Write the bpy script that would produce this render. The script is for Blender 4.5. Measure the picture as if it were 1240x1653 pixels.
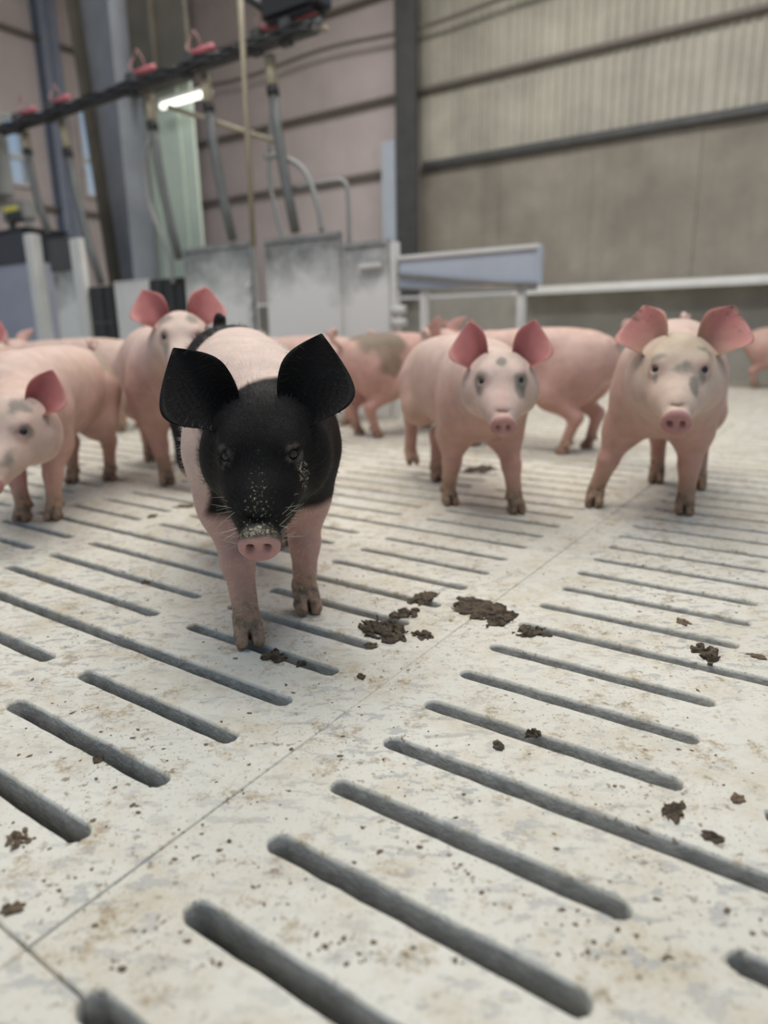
import bpy, bmesh, math, random
import numpy as np
from mathutils import Vector, Matrix

for o in list(bpy.data.objects):
    bpy.data.objects.remove(o, do_unlink=True)
scene = bpy.context.scene
COL = scene.collection
R = math.radians

# ------------------------------------------------------------------ camera
S = 0.105                                   # slot pitch of the slatted floor, metres
CAMH = 4.769 * S
PITCH, ROLL, THETA = 0.256, -0.018, -0.602
FPX = 1110.6
cam = bpy.data.cameras.new('camera')
camo = bpy.data.objects.new('camera', cam)
COL.objects.link(camo)
cam.sensor_fit = 'HORIZONTAL'
cam.sensor_width = 36.0
cam.lens = FPX * 36.0 / 1240.0
cam.clip_start = 0.02
_f = Vector((0, math.cos(PITCH), -math.sin(PITCH)))
_r0 = Vector((1, 0, 0))
_u0 = Vector((0, math.sin(PITCH), math.cos(PITCH)))
_r = _r0 * math.cos(ROLL) + _u0 * math.sin(ROLL)
_u = _u0 * math.cos(ROLL) - _r0 * math.sin(ROLL)
camo.matrix_world = Matrix(((_r.x, _u.x, -_f.x, 0), (_r.y, _u.y, -_f.y, 0), (_r.z, _u.z, -_f.z, CAMH), (0, 0, 0, 1)))
cam.dof.use_dof = True
cam.dof.focus_distance = 0.98
cam.dof.aperture_fstop = 2.9
scene.camera = camo

# ------------------------------------------------------------------ world and lights
world = bpy.data.worlds.new('sky')
scene.world = world
world.use_nodes = True
wn = world.node_tree
wn.nodes.clear()
wo = wn.nodes.new('ShaderNodeOutputWorld')
wb = wn.nodes.new('ShaderNodeBackground')
wc = wn.nodes.new('ShaderNodeTexCoord')
wx = wn.nodes.new('ShaderNodeSeparateXYZ')
wr = wn.nodes.new('ShaderNodeValToRGB')
wn.links.new(wc.outputs['Generated'], wx.inputs[0])
wn.links.new(wx.outputs['Z'], wr.inputs[0])
wr.color_ramp.elements[0].position = 0.0
wr.color_ramp.elements[0].color = (0.90, 0.87, 0.82, 1)
wr.color_ramp.elements[1].position = 0.30
wr.color_ramp.elements[1].color = (0.38, 0.60, 0.88, 1)
_e = wr.color_ramp.elements.new(0.07)
_e.color = (0.88, 0.88, 0.88, 1)
wn.links.new(wr.outputs[0], wb.inputs[0])
wb.inputs[1].default_value = 0.55
wn.links.new(wb.outputs[0], wo.inputs[0])


def area_light(name, loc, size, energy, color, rot=(0, 0, 0)):
    l = bpy.data.lights.new(name, 'AREA')
    l.shape = 'RECTANGLE'
    l.size, l.size_y = size
    l.energy = energy
    l.color = color
    o = bpy.data.objects.new(name, l)
    o.location = loc
    o.rotation_euler = rot
    COL.objects.link(o)


area_light('overhead_fill', (-0.6, 1.4, 4.6), (5.0, 1.6), 200, (1.0, 0.965, 0.90), (0, 0, THETA))  # unseen area light added overhead as soft fill
area_light('overhead_fill', (0.6, 4.8, 4.6), (6.0, 1.2), 215, (1.0, 0.96, 0.92), (0, 0, THETA))  # second unseen light, added to brighten the back and left walls

vs = scene.view_settings
vs.view_transform = 'Standard'
vs.look = 'None'
vs.exposure = -0.2
vs.gamma = 1.0
vs.use_curve_mapping = False

# ------------------------------------------------------------------ helpers
DU = Vector((math.cos(THETA), math.sin(THETA), 0))
DV = Vector((-math.sin(THETA), math.cos(THETA), 0))
ORG = Vector((-0.051 * S, 7.366 * S, 0))


def rp(u, v, z=0.0):
    """room coordinates (slot pitches along and across the slots) to world metres"""
    return ORG + DU * (u * S) + DV * (v * S) + Vector((0, 0, z))


def nodes_of(m):
    m.use_nodes = True
    nt = m.node_tree
    b = nt.nodes.get('Principled BSDF')
    return nt, b


def N(nt, t, **kw):
    n = nt.nodes.new(t)
    for k, v in kw.items():
        setattr(n, k, v)
    return n


def setin(n, **kw):
    for k, v in kw.items():
        n.inputs[k.replace('_', ' ')].default_value = v


def noise(nt, vec, scale, detail=4, rough=0.55):
    n = N(nt, 'ShaderNodeTexNoise')
    n.inputs['Scale'].default_value = scale
    n.inputs['Detail'].default_value = detail
    n.inputs['Roughness'].default_value = rough
    if vec is not None:
        nt.links.new(vec, n.inputs['Vector'])
    return n.outputs['Fac']


def ramp(nt, fac, stops):
    r = N(nt, 'ShaderNodeValToRGB')
    els = r.color_ramp.elements
    while len(els) < len(stops):
        els.new(0.5)
    for e, (p, c) in zip(els, stops):
        e.position = p
        e.color = (c[0], c[1], c[2], 1) if not isinstance(c, (int, float)) else (c, c, c, 1)
    nt.links.new(fac, r.inputs[0])
    return r.outputs[0]


def mixc(nt, fac, a, b):
    m = N(nt, 'ShaderNodeMix')
    m.data_type = 'RGBA'
    if isinstance(fac, (int, float)):
        m.inputs[0].default_value = fac
    else:
        nt.links.new(fac, m.inputs[0])
    for i, x in ((6, a), (7, b)):
        if isinstance(x, tuple):
            m.inputs[i].default_value = (x[0], x[1], x[2], 1)
        else:
            nt.links.new(x, m.inputs[i])
    return m.outputs[2]


def mathn(nt, op, a, b=None):
    m = N(nt, 'ShaderNodeMath', operation=op)
    for i, x in enumerate((a, b)):
        if x is None:
            continue
        if isinstance(x, (int, float)):
            m.inputs[i].default_value = x
        else:
            nt.links.new(x, m.inputs[i])
    return m.outputs[0]


def bump(nt, b, h, strength, dist=0.01):
    n = N(nt, 'ShaderNodeBump')
    n.inputs['Strength'].default_value = strength
    n.inputs['Distance'].default_value = dist
    nt.links.new(h, n.inputs['Height'])
    nt.links.new(n.outputs[0], b.inputs['Normal'])


MATS = {}


def mat(name, color, rough=0.6, metal=0.0, var=0.0, vscale=6.0, bumps=0.0, bscale=60.0, dark=None, spec=0.5, streak=0.0):
    """plain procedural material: base colour with noise mottling and fine relief"""
    if name in MATS:
        return MATS[name]
    m = bpy.data.materials.new(name)
    nt, b = nodes_of(m)
    b.inputs['Roughness'].default_value = rough
    b.inputs['Metallic'].default_value = metal
    b.inputs['Specular IOR Level'].default_value = spec
    geo = N(nt, 'ShaderNodeNewGeometry')
    if var > 0:
        f = noise(nt, geo.outputs['Position'], vscale, 5, 0.6)
        d = dark if dark else tuple(c * (1 - var) for c in color)
        c = ramp(nt, f, [(0.32, d), (0.68, color)])
        if streak > 0:      # dirt that ran down the sheet
            mp = N(nt, 'ShaderNodeMapping')
            mp.inputs['Scale'].default_value = (5.0, 5.0, 0.35)
            nt.links.new(geo.outputs['Position'], mp.inputs[0])
            sf = ramp(nt, noise(nt, mp.outputs[0], 1.0, 6, 0.65), [(0.45, 0.0), (0.7, streak)])
            c = mixc(nt, sf, c, tuple(q * .5 for q in color))
        nt.links.new(c, b.inputs['Base Color'])
    else:
        b.inputs['Base Color'].default_value = (*color, 1)
    if bumps > 0:
        bump(nt, b, noise(nt, geo.outputs['Position'], bscale, 4), bumps, 0.004)
    MATS[name] = m
    return m


def link(o, parent=None):
    COL.objects.link(o)
    if parent is not None:
        o.parent = parent
    return o


def tag(o, label=None, cat=None, group=None, kind=None):
    for k, v in (('label', label), ('category', cat), ('group', group), ('kind', kind)):
        if v:
            o[k] = v
    return o


def empty(name, loc, rz=0.0):
    o = bpy.data.objects.new(name, None)
    o.empty_display_size = 0.1
    o.location = loc
    o.rotation_euler = (0, 0, rz)
    return link(o)


class MB:
    """collects boxes, tubes and sheets; build() links them as one mesh object"""

    def __init__(self):
        self.v, self.f = [], []

    def add(self, vs_, fs_):
        k = len(self.v)
        self.v += [tuple(p) for p in vs_]
        self.f += [tuple(i + k for i in q) for q in fs_]
        return self

    def box(self, x0, x1, y0, y1, z0, z1, c=0.0):
        if c <= 0:
            vs_ = [(x, y, z) for z in (z0, z1) for y in (y0, y1) for x in (x0, x1)]
            return self.add(vs_, [(0, 2, 3, 1), (4, 5, 7, 6), (0, 1, 5, 4), (2, 6, 7, 3), (0, 4, 6, 2), (1, 3, 7, 5)])
        bm = bmesh.new()
        bmesh.ops.create_cube(bm, size=1.0)
        for v in bm.verts:
            v.co = Vector(((x0 + x1) / 2 + v.co.x * (x1 - x0), (y0 + y1) / 2 + v.co.y * (y1 - y0), (z0 + z1) / 2 + v.co.z * (z1 - z0)))
        bmesh.ops.bevel(bm, geom=bm.edges[:], offset=c, segments=2, affect='EDGES', clamp_overlap=True)
        bm.verts.index_update()
        self.add([v.co[:] for v in bm.verts], [[v.index for v in f.verts] for f in bm.faces])
        bm.free()
        return self

    def tube(self, pts, r, n=10, caps=True):
        pts = [Vector(p) for p in pts]
        rs = r if isinstance(r, (list, tuple)) else [r] * len(pts)
        vs_, fs_ = [], []
        prev = None
        for i, p in enumerate(pts):
            d = (pts[min(i + 1, len(pts) - 1)] - pts[max(i - 1, 0)]).normalized()
            if prev is None:
                a = d.orthogonal().normalized()
            else:
                a = (prev - d * prev.dot(d)).normalized()
            prev = a
            b = d.cross(a)
            for k in range(n):
                t = 2 * math.pi * k / n
                vs_.append(p + (a * math.cos(t) + b * math.sin(t)) * rs[i])
        for i in range(len(pts) - 1):
            for k in range(n):
                fs_.append((i * n + k, i * n + (k + 1) % n, (i + 1) * n + (k + 1) % n, (i + 1) * n + k))
        if caps:
            fs_.append(tuple(range(n - 1, -1, -1)))
            fs_.append(tuple((len(pts) - 1) * n + k for k in range(n)))
        return self.add(vs_, fs_)

    def build(self, name, m, parent=None, smooth=False):
        me = bpy.data.meshes.new(name)
        me.from_pydata(self.v, [], self.f)
        me.update()
        if smooth:
            me.polygons.foreach_set('use_smooth', [True] * len(me.polygons))
        me.materials.append(m)
        o = bpy.data.objects.new(name, me)
        return link(o, parent)


def curve_pts(ctrl, n=24):
    """Catmull-Rom through control points"""
    P = [Vector(p) for p in ctrl]
    P = [P[0] * 2 - P[1]] + P + [P[-1] * 2 - P[-2]]
    out = []
    seg = len(P) - 3
    for i in range(n + 1):
        t = i / n * seg
        k = min(int(t), seg - 1)
        t -= k
        a, b, c, d = P[k:k + 4]
        out.append(0.5 * ((2 * b) + (c - a) * t + (2 * a - 5 * b + 4 * c - d) * t * t + (3 * b - a - 3 * c + d) * t ** 3))
    return out


# value noise for vertex colours and lumps
def vnoise(p, seed=0):
    p = np.asarray(p, dtype=np.float64)
    i = np.floor(p).astype(np.int64)
    f = p - i
    f = f * f * (3 - 2 * f)

    def hsh(a):
        n = a[..., 0] * 374761393 + a[..., 1] * 668265263 + a[..., 2] * 2147483647 + seed * 1274126177
        n = (n ^ (n >> 13)) * 1274126177
        n = n ^ (n >> 16)
        return (n & 0xFFFF) / 65535.0
    r = 0
    for dx in (0, 1):
        for dy in (0, 1):
            for dz in (0, 1):
                w = (f[..., 0] if dx else 1 - f[..., 0]) * (f[..., 1] if dy else 1 - f[..., 1]) * (f[..., 2] if dz else 1 - f[..., 2])
                r = r + w * hsh(i + np.array([dx, dy, dz]))
    return r


def fbm(p, seed=0, oct=4):
    r, a, s = 0, 0.5, 0
    for o in range(oct):
        r = r + a * vnoise(np.asarray(p) * 2 ** o, seed + o * 7)
        s += a
        a *= 0.5
    return r / s


def sstep(a, b, x):
    t = np.clip((x - a) / (b - a), 0, 1)
    return t * t * (3 - 2 * t)


# ------------------------------------------------------------------ implicit surfaces
class Field:
    """a sampled distance field that grows bodies as one continuous skin"""

    def __init__(self, lo, hi, h):
        self.lo = np.array(lo, float)
        self.h = h
        self.n = np.ceil((np.array(hi) - self.lo) / h).astype(int) + 1
        self.d = np.full(self.n, 0.12, np.float32)
        self.ax = [self.lo[i] + h * np.arange(self.n[i]) for i in range(3)]

    def region(self, lo, hi):
        a = np.clip(np.floor((np.asarray(lo) - self.lo) / self.h).astype(int), 0, self.n)
        b = np.clip(np.ceil((np.asarray(hi) - self.lo) / self.h).astype(int) + 1, 0, self.n)
        sl = tuple(slice(a[i], b[i]) for i in range(3))
        g = np.meshgrid(*[self.ax[i][sl[i]] for i in range(3)], indexing='ij')
        return sl, np.stack(g, -1)

    def apply(self, sl, d, k, mode):
        a = self.d[sl]
        d = d.astype(np.float32)
        if a.size == 0:
            return
        if mode == 'cut':
            d = -d
            h = np.maximum(k - np.abs(a - d), 0) / max(k, 1e-6)
            self.d[sl] = np.maximum(a, d) + h * h * k * 0.25
        else:
            h = np.maximum(k - np.abs(a - d), 0) / max(k, 1e-6)
            self.d[sl] = np.minimum(a, d) - h * h * k * 0.25

    def cone(self, a, b, ra, rb, k=0.02, mode='add', sq=None):
        a, b = np.array(a, float), np.array(b, float)
        m = max(ra, rb) + k + 3 * self.h
        sl, P = self.region(np.minimum(a, b) - m, np.maximum(a, b) + m)
        ab = b - a
        t = np.clip(((P - a) @ ab) / max(ab @ ab, 1e-9), 0, 1)
        q = P - a - t[..., None] * ab
        self.apply(sl, np.sqrt((q * q).sum(-1)) - (ra + (rb - ra) * t), k, mode)

    def ell(self, c, r, M=None, k=0.02, mode='add'):
        c, r = np.array(c, float), np.array(r, float)
        M = np.eye(3) if M is None else np.asarray(M)      # columns = axes
        ext = np.abs(M) @ r + k + 3 * self.h
        sl, P = self.region(c - ext, c + ext)
        q = (P - c) @ M
        k0 = np.sqrt(((q / r) ** 2).sum(-1))
        k1 = np.sqrt(((q / (r * r)) ** 2).sum(-1)) + 1e-9
        self.apply(sl, k0 * (k0 - 1) / k1, k, mode)

    def torso(self, tab, k=0.03, e=2.25, f=1.0):
        xs, zt, zb, w = [np.array(t) * f for t in zip(*tab)]
        m = k + 3 * self.h
        sl, P = self.region((xs[0] - m, -w.max() - m, zb.min() - m), (xs[-1] + m, w.max() + m, zt.max() + m))
        fx = np.linspace(xs[0], xs[-1], 400)

        def cr(y):
            sl_ = np.gradient(y, xs)
            i = np.clip(np.searchsorted(xs, fx) - 1, 0, len(xs) - 2)
            h = xs[i + 1] - xs[i]
            t = (fx - xs[i]) / h
            return (2 * t**3 - 3 * t**2 + 1) * y[i] + (t**3 - 2 * t**2 + t) * h * sl_[i] + (-2 * t**3 + 3 * t**2) * y[i + 1] + (t**3 - t**2) * h * sl_[i + 1]
        X = P[..., 0]
        xc = np.clip(X, xs[0], xs[-1])
        T, B, Wd = [np.interp(xc, fx, cr(y)) for y in (zt, zb, w)]
        zc, hh = (T + B) / 2, (T - B) / 2
        q = (np.abs(P[..., 1]) / Wd) ** e + (np.abs(P[..., 2] - zc) / hh) ** e
        d = (q ** (1 / e) - 1) * np.minimum(Wd, hh)
        over = np.abs(X - xc)
        d = np.where(over > 0, np.sqrt(np.maximum(d, 0) ** 2 + over**2) + np.minimum(d, 0) * 0, d)
        self.apply(sl, d, k, 'add')

    def mesh(self, smooth=2):
        d = self.d
        ins = d < 0
        n = self.n
        c = np.zeros(n - 1, np.int8)
        for dx in (0, 1):
            for dy in (0, 1):
                for dz in (0, 1):
                    c += ins[dx:n[0] - 1 + dx, dy:n[1] - 1 + dy, dz:n[2] - 1 + dz]
        act = (c > 0) & (c < 8)
        idx = np.argwhere(act)
        vid = np.full(n - 1, -1, np.int64)
        vid[act] = np.arange(len(idx))
        acc = np.zeros((len(idx), 3))
        cnt = np.zeros(len(idx))
        corners = [(x, y, z) for x in (0, 1) for y in (0, 1) for z in (0, 1)]
        for a in corners:
            for axis in range(3):
                if a[axis]:
                    continue
                b = list(a)
                b[axis] = 1
                va = d[idx[:, 0] + a[0], idx[:, 1] + a[1], idx[:, 2] + a[2]]
                vb = d[idx[:, 0] + b[0], idx[:, 1] + b[1], idx[:, 2] + b[2]]
                s = (va < 0) != (vb < 0)
                t = va / np.where(s, va - vb, 1)
                p = np.array(a, float)[None, :].repeat(len(idx), 0)
                p[:, axis] += t
                acc[s] += p[s]
                cnt[s] += 1
        V = self.lo + (idx + acc / cnt[:, None]) * self.h
        Q = []
        for axis in range(3):
            s0 = [slice(1, -1)] * 3
            s0[axis] = slice(0, n[axis] - 1)
            s1 = [slice(1, -1)] * 3
            s1[axis] = slice(1, n[axis])
            A, B = ins[tuple(s0)], ins[tuple(s1)]
            e = np.argwhere(A != B)
            fl = A[A != B]
            off = np.ones(3, int)
            off[axis] = 0
            e = e + off
            o1, o2 = [(1, 2), (2, 0), (0, 1)][axis]
            def at(d1, d2):
                q = e.copy()
                q[:, o1] -= d1
                q[:, o2] -= d2
                return vid[q[:, 0], q[:, 1], q[:, 2]]
            q = np.stack([at(1, 1), at(0, 1), at(0, 0), at(1, 0)], 1)
            q[~fl] = q[~fl][:, ::-1]
            Q.append(q)
        Q = np.concatenate(Q)
        Q = Q[(Q >= 0).all(1)]
        for _ in range(smooth):
            s = np.zeros_like(V)
            k = np.zeros(len(V))
            for i in range(4):
                np.add.at(s, Q[:, i], V[Q[:, (i + 1) % 4]])
                np.add.at(k, Q[:, i], 1)
                np.add.at(s, Q[:, (i + 1) % 4], V[Q[:, i]])
                np.add.at(k, Q[:, (i + 1) % 4], 1)
            V = V * 0.5 + 0.5 * s / np.maximum(k, 1)[:, None]
        return V, Q


def np_mesh(name, V, Q, m, smooth=True):
    me = bpy.data.meshes.new(name)
    me.vertices.add(len(V))
    me.vertices.foreach_set('co', np.asarray(V, np.float32).ravel())
    me.loops.add(len(Q) * 4)
    me.loops.foreach_set('vertex_index', np.asarray(Q, np.int32).ravel())
    me.polygons.add(len(Q))
    me.polygons.foreach_set('loop_start', np.arange(0, len(Q) * 4, 4, dtype=np.int32))
    me.polygons.foreach_set('loop_total', np.full(len(Q), 4, np.int32))
    me.update(calc_edges=True)
    me.polygons.foreach_set('use_smooth', np.full(len(Q), smooth))
    me.materials.append(m)
    return me


def set_attr(me, name, A):
    at = me.color_attributes.new(name, 'FLOAT_COLOR', 'POINT')
    a = np.ones((len(me.vertices), 4), np.float32)
    a[:, :A.shape[1]] = A
    at.data.foreach_set('color', a.ravel())

# ------------------------------------------------------------------ floor
def floor_material():
    m = bpy.data.materials.new('painted_concrete')
    nt, b = nodes_of(m)
    pos = N(nt, 'ShaderNodeNewGeometry').outputs['Position']
    base = ramp(nt, noise(nt, pos, 3.5, 5), [(0.3, (0.61, 0.58, 0.50)), (0.7, (0.72, 0.695, 0.62))])
    # ochre smears
    sm = ramp(nt, noise(nt, pos, 7.0, 8, 0.72), [(0.47, 0.0), (0.70, 0.75)])
    c = mixc(nt, sm, base, (0.46, 0.38, 0.25))
    # paint worn to blue grey concrete, in streaky flakes
    mp = N(nt, 'ShaderNodeMapping')
    mp.inputs['Rotation'].default_value = (0, 0, -THETA)
    mp.inputs['Scale'].default_value = (0.45, 1.0, 1.0)
    nt.links.new(pos, mp.inputs[0])
    area = ramp(nt, noise(nt, pos, 2.2, 3), [(0.36, 0.0), (0.58, 1.0)])
    fl = ramp(nt, noise(nt, mp.outputs[0], 60.0, 7, 0.66), [(0.54, 0.0), (0.575, 1.0)])
    c = mixc(nt, mathn(nt, 'MULTIPLY', mathn(nt, 'MULTIPLY', area, fl), 0.72), c, (0.36, 0.36, 0.355))
    # ragged ochre and brown dung stains
    st = ramp(nt, noise(nt, pos, 17.0, 9, 0.74), [(0.545, 0.0), (0.62, 1.0)])
    st2 = ramp(nt, noise(nt, pos, 150.0, 4, 0.6), [(0.40, 0.25), (0.54, 1.0)])
    c = mixc(nt, mathn(nt, 'MULTIPLY', mathn(nt, 'MULTIPLY', st, st2), 0.7), c, (0.33, 0.24, 0.13))
    # brown specks of two sizes
    sp1 = ramp(nt, noise(nt, pos, 75.0, 5, 0.6), [(0.60, 0.0), (0.645, 1.0)])
    sp2 = ramp(nt, noise(nt, pos, 200.0, 3, 0.6), [(0.61, 0.0), (0.66, 1.0)])
    sparea = ramp(nt, noise(nt, pos, 5.0, 4), [(0.38, 0.12), (0.62, 1.0)])
    c = mixc(nt, mathn(nt, 'MULTIPLY', sp1, mathn(nt, 'MULTIPLY', sparea, 0.85)), c, (0.20, 0.14, 0.085))
    c = mixc(nt, mathn(nt, 'MULTIPLY', sp2, mathn(nt, 'MULTIPLY', sparea, 0.65)), c, (0.17, 0.125, 0.08))
    nt.links.new(c, b.inputs['Base Color'])
    b.inputs['Roughness'].default_value = 0.62
    b.inputs['Specular IOR Level'].default_value = 0.3
    h = mathn(nt, 'ADD', mathn(nt, 'MULTIPLY', noise(nt, pos, 130, 4), 0.35), mathn(nt, 'MULTIPLY', fl, -0.25))
    bump(nt, b, h, 0.35, 0.003)
    return m


M_FLOOR = floor_material()
M_SLOT = mat('slot_wall_concrete', (0.60, 0.565, 0.50), 0.85, var=0.4, vscale=40, bumps=0.5, bscale=160)
M_PIT = mat('pit_bottom', (0.045, 0.04, 0.032), 0.7, var=0.4, vscale=5)
M_STRIP = mat('tan_concrete', (0.42, 0.37, 0.29), 0.8, var=0.35, vscale=4, bumps=0.3)  # tan floor strip, darker than the slabs

SLAB_U, SLAB_V = 14.53, 12
SLOT_R = 0.118            # half slot width in pitches


def slab_mesh(seed):
    """one cast slab: rounded slots in three columns, every fourth slot runs the whole length;
    the two long edges are notched so that neighbouring slabs form a slot between them"""
    rnd = random.Random(seed)
    g = 0.014
    u0, u1, v0, v1 = -0.765 + g / 2, -0.765 + SLAB_U - g / 2, g / 2, SLAB_V - g / 2
    RINGS = [(.022, 0.0), (0.0, -0.005), (.006, -0.03), (.05, -0.11)]     # offset, depth
    NS = 7

    def jit(n):
        return [(rnd.uniform(-.010, .010), rnd.uniform(-.010, .010)) for _ in range(n)]

    def half(a, b, v, r, up, js):
        """points from the left tip over the upper (up=1) or lower (up=-1) side to the right tip"""
        n = max(3, int((b - a) / .22))
        pts = []
        for i in range(NS):
            t = math.pi - math.pi / 2 * i / NS
            pts.append((a + r + math.cos(t) * r, v + up * math.sin(t) * r))
        for i in range(n + 1):
            pts.append((a + r + (b - a - 2 * r) * i / n, v + up * r))
        for i in range(1, NS + 1):
            t = math.pi / 2 - math.pi / 2 * i / NS
            pts.append((b - r + math.cos(t) * r, v + up * math.sin(t) * r))
        return [(x + j[0], y + j[1] * 0.9) for (x, y), j in zip(pts, js)]
    nlong = lambda a, b: 2 * NS + max(3, int((b - a) / .22)) + 1
    loops = []            # list of (ring point lists, is_hole)
    # outline with notches along both long edges
    jb, jt = jit(nlong(0, 13)), jit(nlong(0, 13))
    out = []
    for off, z in RINGS:
        e = -.014 if z == 0.0 else 0.0
        q = [(u0 - e, v0 - e)] + [(x, max(y, v0 - e)) for x, y in half(-off, 13 + off, 0.0, SLOT_R + off, 1, jb)] + [(u1 + e, v0 - e)]
        q += [(u1 + e, v1 + e)] + [(x, min(y, v1 + e)) for x, y in reversed(half(-off, 13 + off, SLAB_V, SLOT_R + off, -1, jt))] + [(u0 - e, v1 + e)]
        out.append([(x * S, y * S, z) for x, y in q])
    loops.append(out)
    for k in range(1, SLAB_V):
        v = k + rnd.uniform(-.01, .01)
        cols = [(0.0, 13.0)] if k % 4 == 0 else [(0.0, 3.2), (3.97, 9.03), (9.8, 13.0)]
        for a, b in cols:
            a, b = a + rnd.uniform(-.04, .04), b + rnd.uniform(-.04, .04)
            j1, j2 = jit(nlong(a, b)), jit(nlong(a, b))
            lp = []
            for off, z in RINGS:
                q = half(a - off, b + off, v, SLOT_R + off, 1, j1) + half(a - off, b + off, v, SLOT_R + off, -1, j2)[-2:0:-1]
                lp.append([(x * S, y * S, z) for x, y in q])
            loops.append(lp)
    bm = bmesh.new()
    te, be = [], []
    for lp in loops:
        vr = [[bm.verts.new(p) for p in rg] for rg in lp]
        n = len(vr[0])
        te += [bm.edges.new((vr[0][i], vr[0][(i + 1) % n])) for i in range(n)]
        for q in range(len(lp) - 1):
            for i in range(n):
                j = (i + 1) % n
                f = bm.faces.new((vr[q][i], vr[q][j], vr[q + 1][j], vr[q + 1][i]))
                f.material_index = 1 if q > 0 else 0
                f.smooth = True
        be += [bm.edges.get((vr[-1][i], vr[-1][(i + 1) % n])) for i in range(n)]
    bmesh.ops.triangle_fill(bm, use_beauty=True, use_dissolve=False, edges=te, normal=(0, 0, 1))
    bmesh.ops.triangle_fill(bm, use_beauty=True, use_dissolve=False, edges=be, normal=(0, 0, -1))
    bmesh.ops.recalc_face_normals(bm, faces=bm.faces[:])
    me = bpy.data.meshes.new('slab')
    bm.to_mesh(me)
    bm.free()
    me.materials.append(M_FLOOR)
    me.materials.append(M_SLOT)
    return me


ZC = 0
floor = MB().box(-110 * S, 45 * S, -14 * S, 64 * S, -0.62, -0.55).build('floor', M_PIT)
floor.location = ORG
floor.rotation_euler = (0, 0, THETA)
tag(floor, kind='structure')
strip = MB().box(-110 * S, 45 * S, 56.02 * S, 64 * S, -0.3, -0.002, 0.004).build('concrete_strip', M_STRIP, floor)
slab_meshes = [slab_mesh(s) for s in range(3)]
for i in range(-7, 3):
    for j in range(-1, 5):
        uo, vo = i * SLAB_U, -4.0 + 12 * j
        # only slabs the room can show
        c = rp(uo + 7, vo + 6)
        if c.y < -0.6 or abs(c.x) > 0.75 * max(c.y, 0) + 2.3 or uo < -90:
            continue
        s = bpy.data.objects.new('slab', slab_meshes[(i * 2 + j) % 3])
        s.location = (uo * S, vo * S, ZC)
        link(s, floor)

# ------------------------------------------------------------------ walls
M_CONC = mat('grey_concrete', (0.40, 0.385, 0.345), 0.85, var=0.3, vscale=2.5, bumps=0.3)
M_BOARD = mat('grimy_brown_board', (0.315, 0.285, 0.24), 0.75, var=0.34, vscale=2.2, streak=.35)
M_PINK = mat('pinkish_wall_board', (0.62, 0.545, 0.535), 0.7, var=0.16, vscale=1.6)
M_CORR = mat('cream_corrugated_sheet', (0.52, 0.495, 0.42), 0.55, var=0.34, vscale=1.8, streak=.45)
M_DARK = mat('dark_grey_steel', (0.075, 0.078, 0.08), 0.5, var=0.3, vscale=8)
M_GIRT = mat('brown_grey_girt', (0.17, 0.15, 0.135), 0.6)
M_WHITE = mat('white_plastic', (0.70, 0.70, 0.68), 0.4, var=0.12, vscale=6)
M_BLUEW = mat('bluish_white_plastic', (0.47, 0.52, 0.60), 0.45, var=0.08, vscale=5)
M_BLUEP = mat('blue_grey_paint', (0.25, 0.29, 0.38), 0.5, var=0.15, vscale=6)

WV = 62.0
CU = -75.0
Z_LEDGE, Z_RAIL, WALL_H = 0.90, 2.26, 5.2


def wall_root(name, u, v, rz, mesh_fn, m):
    o = mesh_fn().build(name, m)
    o.location = rp(u, v)
    o.rotation_euler = (0, 0, rz)
    return tag(o, kind='structure')


# back wall: local x along the slots from the corner, local y into the wall
L_BACK = (25 - CU) * S
XP = (-37.6 - CU) * S                                    # the dark column
wb_ = wall_root('wall_back', CU, WV, THETA, lambda: MB().box(0, L_BACK, 0.05, 0.25, -0.3, Z_LEDGE - 0.03), M_CONC)
wall_back = wb_
sheet_w = 0.98
x = XP + 0.02
while x < L_BACK - 0.05:
    x1 = min(x + sheet_w, L_BACK)
    MB().box(x + .002, x1 - .002, 0.03 + random.Random(int(x * 100)).uniform(0, .006), 0.06, Z_LEDGE, Z_RAIL).build('wall_board', M_BOARD, wall_back)
    # corrugated sheet above the rail
    mb = MB()
    prof, pitch = [], 0.085
    xx = x
    while xx < x1 - 1e-4:
        for dx, dy in ((0, 0), (0.05, 0), (0.058, -0.018), (0.077, -0.018)):
            if xx + dx <= x1:
                prof.append((xx + dx, 0.03 + dy))
        xx += pitch
    prof.append((x1, 0.03))
    vs_, fs_ = [], []
    for a, b in prof:
        vs_ += [(a, b, Z_RAIL), (a, b, WALL_H), (a, b + .008, Z_RAIL), (a, b + .008, WALL_H)]
    for i in range(len(prof) - 1):
        k = i * 4
        fs_ += [(k, k + 4, k + 5, k + 1), (k + 2, k + 3, k + 7, k + 6), (k, k + 2, k + 6, k + 4), (k + 1, k + 5, k + 7, k + 3)]
    mb.add(vs_, fs_).build('corrugated_sheet', M_CORR, wall_back)
    x = x1
x = 0.0
while x < XP:
    x1 = min(x + 1.3, XP + 0.02)
    MB().box(x + .002, x1 - .002, 0.03, 0.06, Z_LEDGE, WALL_H).build('wall_board', M_PINK, wall_back)
    x = x1
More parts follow.
